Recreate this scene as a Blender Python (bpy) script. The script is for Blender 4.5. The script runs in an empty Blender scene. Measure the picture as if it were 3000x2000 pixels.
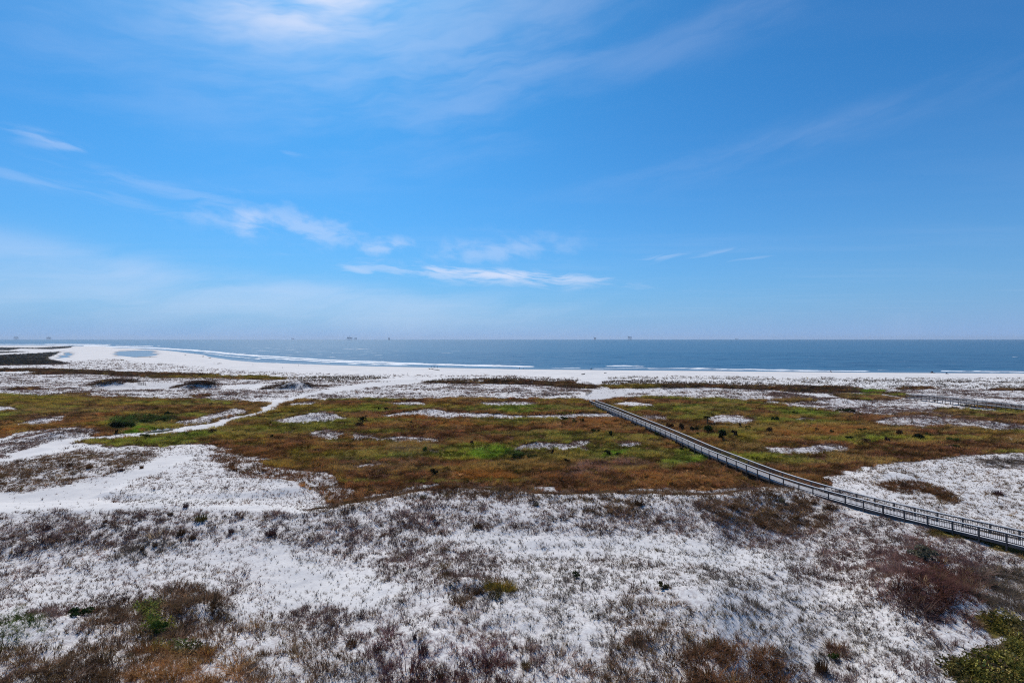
import bpy, bmesh, math, random
import numpy as np
from mathutils import Vector, Matrix

random.seed(7)
RNG = np.random.default_rng(11)
S = bpy.context.scene
COL = S.collection

# ------------------------------------------------------------------ camera
CAM_Z = 24.5            # balcony height above the sea, metres
F = 1500.0              # focal length in pixels of the 3000 px wide photograph
U0, V0 = 1500.0, 992.0  # vanishing row of the level view
cam = bpy.data.cameras.new("camera")
cam.sensor_width = 36.0
cam.lens = 18.0
cam.shift_y = -(1000.0 - V0) / 3000.0
cam.clip_start = 0.5
cam.clip_end = 60000.0
cam_o = bpy.data.objects.new("camera", cam)
cam_o.location = (0, 0, CAM_Z)
cam_o.rotation_euler = (math.radians(90), 0, 0)
COL.objects.link(cam_o)
S.camera = cam_o

# ------------------------------------------------------------------ view, sun
S.view_settings.view_transform = 'Standard'
S.view_settings.look = 'None'
S.view_settings.exposure = 0.0
S.view_settings.gamma = 1.0
S.view_settings.use_curve_mapping = False
S.cycles.max_bounces = 6
S.cycles.diffuse_bounces = 3
S.cycles.transparent_max_bounces = 8
S.cycles.volume_bounces = 0
S.cycles.use_denoising = False
S.cycles.pixel_filter_type = 'BLACKMAN_HARRIS'
S.cycles.filter_width = 1.1
SUN_EL = math.radians(48)
SUN_AZ = math.radians(-22)      # left of the view direction (+Y)
sd = Vector((math.sin(SUN_AZ) * math.cos(SUN_EL), math.cos(SUN_AZ) * math.cos(SUN_EL), math.sin(SUN_EL)))
sun = bpy.data.lights.new("sun", 'SUN')
sun.energy = 3.8
sun.angle = math.radians(0.53)
sun.color = (1.0, 0.92, 0.80)
sun_o = bpy.data.objects.new("sun", sun)
sun_o.rotation_euler = sd.to_track_quat('Z', 'Y').to_euler()
COL.objects.link(sun_o)

# ------------------------------------------------------------------ node helpers
class NT:
    """small wrapper to write node maths as expressions"""
    def __init__(self, tree):
        self.t = tree
    def n(self, typ, **kw):
        nd = self.t.nodes.new(typ)
        for k, v in kw.items():
            setattr(nd, k, v)
        return nd
    def link(self, a, b):
        self.t.links.new(a, b)
    def put(self, sock, v):
        if isinstance(v, bpy.types.NodeSocket):
            self.t.links.new(v, sock)
        else:
            sock.default_value = v
    def m(self, op, a, b=None, c=None, clamp=False):
        nd = self.n('ShaderNodeMath', operation=op)
        nd.use_clamp = clamp
        self.put(nd.inputs[0], a)
        if b is not None: self.put(nd.inputs[1], b)
        if c is not None: self.put(nd.inputs[2], c)
        return nd.outputs[0]
    def ramp(self, v, lo, hi, a=0.0, b=1.0, smooth=True):
        nd = self.n('ShaderNodeMapRange')
        nd.interpolation_type = 'SMOOTHSTEP' if smooth else 'LINEAR'
        self.put(nd.inputs['Value'], v)
        nd.inputs['From Min'].default_value = lo
        nd.inputs['From Max'].default_value = hi
        nd.inputs['To Min'].default_value = a
        nd.inputs['To Max'].default_value = b
        return nd.outputs['Result']
    def mix(self, fac, a, b, blend='MIX'):
        nd = self.n('ShaderNodeMix', data_type='RGBA', blend_type=blend)
        self.put(nd.inputs['Factor'], fac)
        def c4(x):
            return x if isinstance(x, bpy.types.NodeSocket) else (tuple(x) + (1.0,))[:4]
        self.put(nd.inputs['A'], c4(a))
        self.put(nd.inputs['B'], c4(b))
        return nd.outputs['Result']
    def comb(self, x, y, z):
        nd = self.n('ShaderNodeCombineXYZ')
        for i, v in enumerate((x, y, z)):
            self.put(nd.inputs[i], v)
        return nd.outputs[0]
    def sep(self, v):
        nd = self.n('ShaderNodeSeparateXYZ')
        self.put(nd.inputs[0], v)
        return nd.outputs
    def noise(self, vec, scale=1.0, detail=4.0, rough=0.55, dist=0.0):
        nd = self.n('ShaderNodeTexNoise')
        if vec is not None: self.put(nd.inputs['Vector'], vec)
        nd.inputs['Scale'].default_value = scale
        nd.inputs['Detail'].default_value = detail
        nd.inputs['Roughness'].default_value = rough
        nd.inputs['Distortion'].default_value = dist
        return nd.outputs['Fac']
    def vmul(self, v, s):
        nd = self.n('ShaderNodeVectorMath', operation='MULTIPLY')
        self.put(nd.inputs[0], v)
        nd.inputs[1].default_value = s
        return nd.outputs[0]

# ------------------------------------------------------------------ sky
SKY_STRENGTH = 0.10
world = bpy.data.worlds.new("World")
S.world = world
world.use_nodes = True
world.cycles.sampling_method = 'MANUAL'
world.cycles.sample_map_resolution = 512
wt = world.node_tree
wt.nodes.clear()
W = NT(wt)
sky = W.n('ShaderNodeTexSky', sky_type='NISHITA')
sky.sun_disc = False
sky.sun_elevation = SUN_EL
sky.sun_rotation = SUN_AZ
sky.altitude = 20.0
sky.air_density = 1.0
sky.dust_density = 0.7
sky.ozone_density = 3.0
dirv = W.n('ShaderNodeTexCoord').outputs['Generated']
dx, dy, dz = W.sep(dirv)
az = W.m('ARCTAN2', dx, dy)
el = W.m('ARCSINE', dz)

def sky_angles(u, v):
    x, z = (u - U0) / F, (V0 - v) / F
    return math.atan2(x, 1.0), math.atan2(z, math.hypot(x, 1.0))

def streaks(tilt, kx, ky, seed, detail):
    c, s = math.cos(math.radians(tilt)), math.sin(math.radians(tilt))
    p = W.m('ADD', W.m('MULTIPLY', az, c), W.m('MULTIPLY', el, s))
    q = W.m('SUBTRACT', W.m('MULTIPLY', el, c), W.m('MULTIPLY', az, s))
    return W.noise(W.comb(W.m('MULTIPLY', p, kx), W.m('MULTIPLY', q, ky), seed), 1.0, detail, 0.58)
warp = W.noise(W.comb(W.m('MULTIPLY', az, 7.0), W.m('MULTIPLY', el, 14.0), 9.0), 1.0, 3.0, 0.5)
el = W.m('ADD', el, W.m('MULTIPLY', W.m('SUBTRACT', warp, 0.5), 0.05))
FIELDS = {'fine': streaks(-4, 12, 85, 1.0, 5.0), 'up': streaks(10, 10, 110, 2.0, 4.0), 'puff': streaks(-8, 17, 36, 3.0, 5.0), 'broad': streaks(10, 3.6, 19, 4.0, 4.0)}
el_true = W.m('ARCSINE', dz)
def wisp(u, v, ru, rv, tilt, amp, field, lo, hi):
    """one cirrus cloud: a soft patch of the sky filled with streaks"""
    a0, e0 = sky_angles(u, v)
    c, s = math.cos(math.radians(tilt)), math.sin(math.radians(tilt))
    da = W.m('SUBTRACT', az, a0)
    de = W.m('SUBTRACT', el_true, e0)
    p = W.m('ADD', W.m('MULTIPLY', da, c * F / ru), W.m('MULTIPLY', de, s * F / ru))
    q = W.m('SUBTRACT', W.m('MULTIPLY', de, c * F / rv), W.m('MULTIPLY', da, s * F / rv))
    g = W.m('EXPONENT', W.m('MULTIPLY', W.m('MULTIPLY_ADD', p, p, W.m('MULTIPLY', q, q)), -1.0))
    st = W.ramp(W.m('MULTIPLY_ADD', g, 0.28, W.m('SUBTRACT', FIELDS[field], 0.14)), lo, hi)
    return W.m('MULTIPLY', W.m('MULTIPLY', g, st), amp)

WISPS = [
    # u, v, ru, rv, tilt, amp, streak field, lo, hi
    (1450, 812, 400, 24, -3, 0.54, 'fine', 0.40, 0.66),
    (1440, 800, 300, 14, -4, 0.55, 'fine', 0.42, 0.66),
    (1050, 790, 60, 11, -12, 0.42, 'fine', 0.40, 0.62),
    (1130, 722, 95, 26, 6, 0.40, 'puff', 0.40, 0.68),
    (725, 655, 55, 44, 40, 0.34, 'puff', 0.36, 0.70),
    (900, 665, 200, 50, -10, 0.36, 'puff', 0.42, 0.72),
    (640, 640, 130, 32, -4, 0.24, 'puff', 0.40, 0.72),
    (560, 572, 260, 22, -7, 0.15, 'fine', 0.40, 0.70),
    (400, 600, 200, 18, -10, 0.11, 'fine', 0.40, 0.70),
    (125, 404, 72, 11, -5, 0.26, 'fine', 0.36, 0.74),
    (185, 428, 62, 11, 4, 0.26, 'fine', 0.38, 0.64),
    (85, 380, 45, 9, 0, 0.16, 'fine', 0.38, 0.66),
    (40, 515, 120, 14, -10, 0.15, 'fine', 0.38, 0.68),
    (845, 448, 40, 8, -6, 0.16, 'fine', 0.38, 0.66),
    (1945, 752, 60, 9, 7, 0.20, 'up', 0.40, 0.64),
    (2090, 743, 140, 7, 8, 0.14, 'up', 0.46, 0.66),
    (2200, 757, 60, 4, 4, 0.14, 'up', 0.42, 0.66),
    (1450, 735, 280, 50, 4, 0.30, 'puff', 0.40, 0.76),
    (930, 5, 300, 85, 14, 0.78, 'broad', 0.28, 0.70),  # sun's glow added as a broad bright patch among the clouds
    (1150, 60, 760, 190, 10, 0.26, 'broad', 0.30, 0.74),
    (420, 150, 520, 170, -18, 0.10, 'broad', 0.34, 0.78),
    (1300, 300, 420, 160, 14, 0.16, 'broad', 0.36, 0.78),
    (2000, 120, 700, 60, 12, 0.10, 'broad', 0.34, 0.72),
    (2250, 430, 560, 45, 8, 0.10, 'broad', 0.34, 0.72),
    (700, 880, 1000, 75, -2, 0.33, 'broad', 0.22, 0.72),
    (150, 735, 330, 32, -7, 0.18, 'broad', 0.34, 0.74),
    (600, 815, 760, 40, -5, 0.16, 'broad', 0.34, 0.72),
]
cover = None
for wdef in WISPS:
    c_ = wisp(*wdef)
    cover = c_ if cover is None else W.m('MAXIMUM', W.m('ADD', cover, W.m('MULTIPLY', c_, 0.6)), c_)
# thin high veil that goes on over the whole sky
zc = W.m('MAXIMUM', dz, 0.04)
pl = W.comb(W.m('DIVIDE', dx, zc), W.m('DIVIDE', dy, zc), 3.3)
veil = W.ramp(W.noise(W.vmul(pl, (0.28, 0.9, 1.0)), 1.0, 4.0, 0.6), 0.45, 0.85)
cover = W.m('ADD', cover, W.m('MULTIPLY', veil, 0.07), clamp=True)
# the photograph's deep, saturated blue
hs = W.n('ShaderNodeHueSaturation')
hs.inputs['Hue'].default_value = 0.5
hs.inputs['Saturation'].default_value = 1.0
hs.inputs['Value'].default_value = 1.0
W.link(sky.outputs[0], hs.inputs['Color'])
tinted = W.mix(1.0, hs.outputs[0], (0.165, 0.715, 1.13), 'MULTIPLY')
k = 1.0 / SKY_STRENGTH
# milky air low over the sea
low = W.m('MULTIPLY', W.m('EXPONENT', W.m('MULTIPLY', W.m('ABSOLUTE', dz), -7.5)), 0.95)
tinted = W.mix(low, tinted, (0.29 * k, 0.45 * k, 0.78 * k))
skyc = W.mix(cover, tinted, (0.72 * k, 0.79 * k, 0.98 * k))
bg = W.n('ShaderNodeBackground')
W.link(skyc, bg.inputs['Color'])
bg.inputs['Strength'].default_value = SKY_STRENGTH
wo = W.n('ShaderNodeOutputWorld')
W.link(bg.outputs[0], wo.inputs['Surface'])

# ------------------------------------------------------------------ numeric noise
def _hash(ix, iy, seed):
    h = (ix.astype(np.int64) * 374761393 + iy.astype(np.int64) * 668265263 + seed * 1442695041) & 0x7fffffff
    h = ((h ^ (h >> 13)) * 1274126177) & 0x7fffffff
    h = h ^ (h >> 16)
    return (h & 0xffff) / 65535.0
def vnoise(x, y, seed=0):
    ix, iy = np.floor(x), np.floor(y)
    fx, fy = x - ix, y - iy
    fx = fx * fx * (3 - 2 * fx); fy = fy * fy * (3 - 2 * fy)
    a = _hash(ix, iy, seed); b = _hash(ix + 1, iy, seed)
    c = _hash(ix, iy + 1, seed); d = _hash(ix + 1, iy + 1, seed)
    return (a * (1 - fx) + b * fx) * (1 - fy) + (c * (1 - fx) + d * fx) * fy
def fbm(x, y, seed=0, octs=4):
    s, amp, tot = 0.0, 0.5, 0.0
    for o in range(octs):
        s = s + amp * vnoise(x * 2 ** o + 17.3 * o, y * 2 ** o - 9.1 * o, seed + o)
        tot += amp
        amp *= 0.5
    return s / tot
def sstep(t, a=0.0, b=1.0):
    t = np.clip((t - a) / (b - a), 0, 1)
    return t * t * (3 - 2 * t)
VS = 3.0     # rows of the photograph are foreshortened: weigh them more when measuring
def poly_sd(u, v, P):
    """signed distance (in photo columns) to polygon P, positive inside"""
    P = np.asarray(P, float)
    x, y = u, v * VS
    px, py = P[:, 0], P[:, 1] * VS
    d2 = np.full(x.shape, 1e18)
    ins = np.zeros(x.shape, bool)
    n = len(P)
    for i in range(n):
        ax, ay, bx, by = px[i], py[i], px[(i + 1) % n], py[(i + 1) % n]
        ex, ey = bx - ax, by - ay
        t = np.clip(((x - ax) * ex + (y - ay) * ey) / (ex * ex + ey * ey + 1e-9), 0, 1)
        d2 = np.minimum(d2, (x - ax - t * ex) ** 2 + (y - ay - t * ey) ** 2)
        cr = ((ay > y) != (by > y)) & (x < (bx - ax) * (y - ay) / (by - ay + 1e-12) + ax)
        ins ^= cr
    d = np.sqrt(d2)
    return np.where(ins, d, -d)
def line_sd(u, v, P):
    P = np.asarray(P, float)
    x, y = u, v * VS
    d2 = np.full(x.shape, 1e18)
    for i in range(len(P) - 1):
        ax, ay, bx, by = P[i, 0], P[i, 1] * VS, P[i + 1, 0], P[i + 1, 1] * VS
        ex, ey = bx - ax, by - ay
        t = np.clip(((x - ax) * ex + (y - ay) * ey) / (ex * ex + ey * ey + 1e-9), 0, 1)
        d2 = np.minimum(d2, (x - ax - t * ex) ** 2 + (y - ay - t * ey) ** 2)
    return np.sqrt(d2)
def bbox_sel(u, v, P, mu, mv):
    P = np.asarray(P, float)
    return (u > P[:, 0].min() - mu) & (u < P[:, 0].max() + mu) & (v > P[:, 1].min() - mv) & (v < P[:, 1].max() + mv)

# ------------------------------------------------------------------ lie of the land
SHORE = [(-900, 1011), (-200, 1012), (180, 1012.5), (300, 1014.5), (335, 1019), (400, 1021.5), (462, 1024.5), (520, 1030), (545, 1033.5),
         (575, 1036.5), (600, 1040), (612, 1045), (640, 1049), (680, 1055), (750, 1061), (900, 1067), (1100, 1073), (1300, 1077),
         (1500, 1081), (1800, 1084), (2100, 1086.5), (2400, 1089.5), (2700, 1092), (3000, 1093.5), (3900, 1101)]
_su = np.array([(p[0] - U0) / F for p in SHORE]); _sy = np.array([F * CAM_Z / (p[1] - V0) for p in SHORE])
CREST = [(-900, 1520, 3.8), (0, 1509, 3.8), (350, 1496, 3.8), (460, 1484, 3.9), (620, 1492, 3.7), (800, 1508, 3.6), (900, 1511, 3.6),
         (1020, 1490, 3.7), (1150, 1463, 3.9), (1300, 1434, 4.3), (1450, 1440, 4.3), (1600, 1456, 4.1), (1800, 1453, 4.1),
         (2100, 1458, 4.0), (2230, 1444, 3.0), (2350, 1448, 2.5), (2500, 1494, 2.25), (2700, 1545, 2.5), (3000, 1640, 2.5), (3900, 1800, 2.6)]
_ca = np.array([(p[0] - U0) / F for p in CREST]); _cz = np.array([p[2] for p in CREST])
_cy = np.array([F * (CAM_Z - p[2]) / (p[1] - V0) for p in CREST])
# hummocks: centre (u, base row v), half width in columns, height m, depth/width ratio
MOUNDS = [(318, 1132, 70, 3.0, .5), (575, 1138, 78, 3.2, .5), (858, 1141, 84, 3.3, .5), (900, 1232, 100, 1.5, .8), (630, 1226, 70, 1.1, .8),
          (130, 1290, 130, 1.3, .6), (110, 1237, 70, .8, .6), (1200, 1216, 110, .8, .5), (1260, 1212, 60, .8, .6), (1480, 1217, 200, .8, .3), (1700, 1218, 120, .8, .4),
          (2150, 1232, 70, .9, .7), (2700, 1240, 150, .9, .5), (2920, 1250, 110, .9, .6), (2380, 1318, 100, .9, .7), (1570, 1309, 70, .6, .7),
          (2640, 1420, 110, .8, .8), (2480, 1180, 160, 1.2, .4), (2000, 1142, 260, 1.3, .25), (1450, 1124, 240, 1.2, .25), (1820, 1127, 60, 1.2, .5),
          (2953, 1292, 10, .7, .8), (100, 1860, 200, .5, .6), (560, 1800, 160, .8, .6), (1380, 1745, 120, .5, .5), (2040, 1800, 260, .5, .6), (1250, 1950, 260, .5, .6),
          (2800, 1800, 260, 1.2, .9)]
PLATEAU = [(270, 1466), (330, 1438), (370, 1419), (430, 1411), (500, 1405), (700, 1404), (880, 1412), (900, 1440), (760, 1472), (500, 1480), (340, 1474)]
LAGOONS = [[(318, 1037), (345, 1029), (380, 1025), (440, 1025), (462, 1032), (468, 1040), (450, 1046), (400, 1048), (360, 1045), (330, 1043)],
           [(140, 1050), (170, 1042), (180, 1036), (174, 1030), (205, 1032), (210, 1040), (192, 1049), (165, 1051)]]
PUDDLE = [(412, 1268.5), (440, 1262), (480, 1258), (508, 1256), (502, 1262), (470, 1267), (430, 1270)]

def flat_uv(X, Y, z):
    return U0 + F * X / Y, V0 + F * (CAM_Z - z) / Y
def height(X, Y):
    a = X / Y
    ysh = np.interp(a, _su, _sy)
    swale = 1.40 + 0.7 * (fbm(X / 45, Y / 22, 3) - 0.5) + 0.55 * (fbm(X / 8, Y / 5, 5) - 0.5)
    dsh = (ysh - Y) * np.minimum(1.0, 420.0 / ysh)
    # foredune belt before the open beach
    z = swale + 0.9 * np.exp(-((dsh - 120) / 30.0) ** 2) * sstep(a, -1.2, -0.3)
    zb = np.clip(dsh * 0.045, -3.0, 1.6) + 0.12 * (fbm(X / 30, Y / 12, 8) - .5)
    z = np.where(dsh < 70, zb + (z - zb) * sstep(dsh, 30, 70), z)
    # near dune ridge
    yc = np.interp(a, _ca, _cy); zc = np.interp(a, _ca, _cz)
    s = yc - Y
    L = 11.0 + 30.0 * sstep(a, 0.5, 0.75)
    back = np.where(a < -0.35, z + 0.9 * sstep(-a, 0.35, 0.5) * (1 - sstep(Y, 85, 125)), z)
    zback = zc + (back - zc) * sstep(-s / L)
    trough = 1.3 * np.exp(-((s - 13) / 8.5) ** 2) * (1 - sstep(a, .55, .75))
    rise = 1.3 * sstep(s, 4, 22) * sstep(a, .6, .8)
    zf = zc - trough + rise + 0.9 * (fbm(X / 16, Y / 10, 21) - .5) * sstep(s, 0, 6)
    zz = np.where(s > 0, zf, zback)
    z = np.where(Y < yc + 60, zz, z)
    # hummocks
    for (u, v, w, h, k) in MOUNDS:
        zc0 = 1.4 if v < 1450 else 3.6
        yy = F * (CAM_Z - zc0) / (v - V0)
        xx = (u - U0) / F * yy
        r = w / F * yy
        rd = max(r * k, 1.2)
        z = z + h * np.exp(-(((X - xx) / (r * 0.62)) ** 2 + ((Y - yy - rd * .5) / (rd * .75)) ** 2))
    u, v = flat_uv(X, Y, 1.9)
    m = bbox_sel(u, v, PLATEAU, 60, 30)
    if m.any():
        z[m] = z[m] + 0.65 * sstep(poly_sd(u[m] + 30 * (fbm(X[m] / 5, Y[m] / 5, 151) - .5), v[m], PLATEAU), -16, 34)
    u, v = flat_uv(X, Y, 0.0)
    for P in LAGOONS:
        m = bbox_sel(u, v, P, 20, 8)
        if m.any():
            jx = (fbm(X[m] / 60, Y[m] / 60, 141) - .5) * 60; jy = (fbm(X[m] / 60, Y[m] / 60, 143) - .5) * 12
            d = sstep(poly_sd(u[m] + jx, v[m] + jy, P), -9, 8)
            z[m] = z[m] * (1 - d) + d * -0.20
    u, v = flat_uv(X, Y, 1.0)
    m = bbox_sel(u, v, PUDDLE, 30, 10)
    if m.any():
        d = sstep(poly_sd(u[m], v[m], PUDDLE), -14, 3)
        z[m] = z[m] * (1 - d) + d * 0.80
    # ripples and tussock relief of loose sand
    near = 1 - sstep(Y, 90, 260)
    z = z + near * (0.42 * (fbm(X / 3.0, Y / 2.2, 31) - .5) + 0.10 * (vnoise(X / .9, Y / .7, 37) - .5)) * sstep(dsh, 40, 80)
    z = z + (1 - near) * 0.35 * (fbm(X / 7, Y / 5, 41) - .5) * sstep(dsh, 45, 90) * (1 - sstep(Y, 600, 900))
    return z
def hz(x, y):
    return float(height(np.array([x], float), np.array([y], float))[0])
def ground(u, v):
    """point of the land seen at column u, row v of the photograph"""
    ys = np.geomspace(24, 2600, 1500)
    xs = (u - U0) / F * ys
    zr = CAM_Z - (v - V0) / F * ys
    hs_ = height(xs, ys)
    i = int(np.argmax(hs_ >= zr))
    if hs_[i] < zr[i]:
        i = len(ys) - 1
    if i > 0:
        t = (zr[i - 1] - hs_[i - 1]) / max(1e-6, (zr[i - 1] - hs_[i - 1]) + (hs_[i] - zr[i]))
        y = ys[i - 1] + t * (ys[i] - ys[i - 1])
    else:
        y = ys[0]
    x = (u - U0) / F * y
    return Vector((x, y, hz(x, y)))
# ------------------------------------------------------------------ what grows where
C = dict(sand=(.30, .25, .22), drytuft=(.150, .098, .095), greytuft=(.125, .105, .10), purple=(.165, .085, .095),
         rust=(.165, .080, .042), dkbrown=(.125, .058, .036), umber=(.15, .092, .060), tan=(.40, .205, .085), orange=(.33, .155, .055), straw=(.36, .27, .11),
         olive=(.20, .165, .036), green=(.135, .185, .034), bright=(.14, .27, .022), dkgreen=(.05, .085, .022), ygreen=(.26, .25, .045),
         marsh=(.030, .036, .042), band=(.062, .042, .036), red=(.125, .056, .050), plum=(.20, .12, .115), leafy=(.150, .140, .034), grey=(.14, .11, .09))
# kinds of growth: 0 loose tufts on sand, 1 dense grass, 2 leafy scrub, 3 upright planted sea oats
Z = []
def zone(P, cov, col, kind=1, h=1.0, soft=16.0):
    Z.append((P, cov, C[col], kind, h, soft))
# --- foreground dunes
zone([(-900, 1500), (0, 1509), (350, 1494), (620, 1488), (900, 1508), (1150, 1460), (1300, 1432), (1450, 1438), (1700, 1452), (2100, 1456), (2300, 1440),
      (2450, 1440), (2700, 1520), (3000, 1600), (3900, 1750), (3900, 2400), (-900, 2400)], .52, 'drytuft', 0, 1, 10)
zone([(-300, 1700), (0, 1690), (500, 1640), (800, 1600), (1000, 1640), (1200, 1720), (900, 1790), (500, 1740), (200, 1790), (-300, 1820)], .36, 'drytuft', 0, .9, 60)
zone([(840, 1640), (1000, 1650), (1180, 1700), (1100, 1790), (900, 1780)], .24, 'greytuft', 0, .8, 40)
zone([(1250, 1585), (1700, 1570), (2000, 1590), (2350, 1640), (2300, 1680), (1900, 1640), (1500, 1640)], .30, 'greytuft', 0, .9, 40)
zone([(1500, 1640), (2100, 1660), (2500, 1720), (2750, 1950), (2300, 2000), (1600, 1900), (1400, 1800)], .45, 'greytuft', 0, .9, 60)
zone([(-100, 1580), (300, 1530), (560, 1475), (640, 1500), (560, 1590), (420, 1640), (200, 1630), (-100, 1660)], .58, 'drytuft', 0, 1.1, 40)
zone([(360, 1640), (450, 1600), (560, 1595), (560, 1640), (430, 1668)], .66, 'greytuft', 0, 1.0, 30)  # dense grey tufts stand in for the shade on this hollow's slope
zone([(880, 1570), (1150, 1525), (1240, 1490), (1350, 1510), (1450, 1560), (1150, 1600), (900, 1610)], .58, 'drytuft', 0, 1.1, 40)
zone([(640, 1560), (900, 1540), (1000, 1590), (820, 1620), (660, 1600)], .55, 'drytuft', 0, 1.0, 40)
zone([(1640, 1470), (1850, 1456), (1920, 1500), (1880, 1530), (1720, 1510)], .72, 'umber', 0, 1.2, 30)
zone([(1200, 1470), (1480, 1450), (1620, 1470), (1560, 1530), (1300, 1560)], .52, 'drytuft', 0, 1.1, 30)
zone([(2060, 1470), (2300, 1462), (2450, 1480), (2420, 1560), (2250, 1580), (2100, 1540)], .70, 'umber', 0, 1.2, 40)
zone([(-300, 1830), (0, 1800), (200, 1840), (420, 1800), (520, 1730), (700, 1760), (860, 1830), (1000, 1900), (1000, 2300), (-300, 2300)], .52, 'umber', 0, 1.1, 60)
zone([(-300, 1900), (0, 1870), (120, 1960), (330, 1930), (520, 1880), (700, 1930), (900, 1990), (950, 2300), (-300, 2300)], .74, 'umber', 0, 1.15, 50)
zone([(300, 1985), (480, 1940), (640, 1950), (760, 2000), (760, 2300), (300, 2300)], .76, 'tan', 0, 1.1, 70)
zone([(310, 1905), (430, 1890), (560, 1905), (520, 1930), (350, 1935)], .9, 'rust', 1, 1, 20)
zone([(300, 1840), (470, 1780), (560, 1730), (690, 1770), (760, 1830), (620, 1870), (400, 1890)], .70, 'umber', 0, 1.2, 30)
zone([(430, 1830), (480, 1812), (490, 1860), (440, 1862)], .9, 'green', 2, .8, 12)
zone([(380, 1880), (520, 1885), (500, 1900), (390, 1902)], .7, 'dkgreen', 2, .8, 16)
zone([(-40, 1800), (130, 1790), (150, 1850), (30, 1880), (-40, 1890)], .62, 'dkgreen', 0, .8, 25)
zone([(1040, 1900), (1250, 1870), (1520, 1930), (1560, 2300), (980, 2300)], .66, 'purple', 0, 1.1, 50)
zone([(1080, 1960), (1300, 1950), (1500, 1970), (1520, 2300), (1080, 2300)], .70, 'red', 0, 1.1, 40)
zone([(1265, 1668), (1320, 1660), (1345, 1668), (1300, 1690), (1290, 1720), (1330, 1712), (1420, 1722), (1512, 1752), (1490, 1765), (1380, 1748), (1290, 1772), (1245, 1772)], .78, 'umber', 0, 1.1, 12)
zone([(1380, 1722), (1430, 1722), (1508, 1755), (1470, 1765), (1385, 1740)], .95, 'olive', 1, .9, 8)
zone([(1660, 1980), (1860, 1850), (2000, 1815), (2100, 1900), (2260, 2000), (2260, 2300), (1660, 2300)], .62, 'umber', 0, 1.1, 50)
zone([(1960, 1935), (2180, 1960), (2250, 2040), (2250, 2300), (1900, 2300)], .86, 'rust', 0, 1.2, 50)
zone([(1800, 1750), (1920, 1715), (2060, 1790), (1900, 1870), (1780, 1850)], .56, 'umber', 0, 1, 40)
zone([(2400, 1900), (2480, 1910), (2470, 1965), (2400, 1960)], .8, 'dkbrown', 0, 1.3, 25)
zone([(2480, 1615), (2700, 1585), (2850, 1640), (3000, 1690), (3900, 1800), (3900, 2400), (2860, 2300), (2820, 1960), (2740, 1860), (2680, 1790), (2620, 1720), (2570, 1680)], .62, 'plum', 0, 1.2, 60)
zone([(2620, 1650), (2760, 1640), (2880, 1720), (2960, 1790), (2900, 1850), (2800, 1800), (2700, 1740)], .85, 'red', 0, 1.2, 60)
zone([(2840, 1680), (3000, 1660), (3400, 1750), (3400, 1860), (3000, 1830), (2900, 1770)], .80, 'grey', 0, 1.2, 40)
zone([(2790, 2010), (2840, 1950), (2920, 1905), (3000, 1840), (3600, 1800), (3600, 2400), (2780, 2400)], .97, 'leafy', 2, 1, 40)
zone([(2860, 1780), (3000, 1770), (3000, 1850), (2900, 1880)], .9, 'olive', 2, .9, 30)
zone([(2720, 1553), (2800, 1562), (2900, 1586), (3000, 1618), (3200, 1670), (3200, 1700), (3000, 1642), (2850, 1600), (2740, 1572)], .9, 'olive', 1, .8, 14)
# --- white sand with its tufts, left of the grass and behind the ridge
zone([(-900, 1290), (0, 1345), (250, 1308), (500, 1310), (700, 1300), (760, 1380), (900, 1390), (1010, 1440), (1060, 1480), (900, 1508), (350, 1500), (0, 1512), (-900, 1520)], .30, 'drytuft', 0, .9, 14)
zone([(-300, 1360), (0, 1360), (240, 1318), (440, 1318), (470, 1335), (380, 1370), (200, 1400), (0, 1440), (-300, 1450)], .62, 'umber', 0, 1.1, 24)
zone([(-300, 1455), (0, 1440), (200, 1408), (350, 1378), (470, 1338), (520, 1322), (570, 1330), (500, 1360), (470, 1380), (400, 1402), (330, 1420), (268, 1466), (340, 1478), (520, 1482), (380, 1494), (200, 1504), (0, 1508), (-300, 1512)], .02, 'drytuft', 0, .8, 12)
zone([(600, 1490), (760, 1481), (900, 1489), (940, 1470), (965, 1490), (900, 1512), (760, 1504)], .05, 'drytuft', 0, .8, 14)
zone([(340, 1440), (420, 1428), (560, 1438), (740, 1442), (700, 1466), (560, 1474), (380, 1468)], .22, 'greytuft', 0, .8, 20)
zone([(640, 1318), (700, 1312), (780, 1375), (960, 1395), (1040, 1440), (1060, 1478), (980, 1470), (880, 1410), (760, 1392), (680, 1392), (650, 1350)], .60, 'rust', 1, .9, 26)
zone([(2400, 1412), (2450, 1388), (2600, 1358), (2800, 1338), (2920, 1322), (3900, 1322), (3900, 1800), (3000, 1600), (2700, 1515), (2480, 1450)], .36, 'umber', 0, .9, 10)
zone([(2560, 1412), (2640, 1400), (2740, 1408), (2800, 1440), (2780, 1460), (2680, 1440), (2600, 1432)], .75, 'rust', 0, 1.3, 16)
zone([(2860, 1345), (2960, 1335), (3100, 1350), (3100, 1372), (2900, 1375)], .72, 'greytuft', 0, 1, 16)
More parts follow.
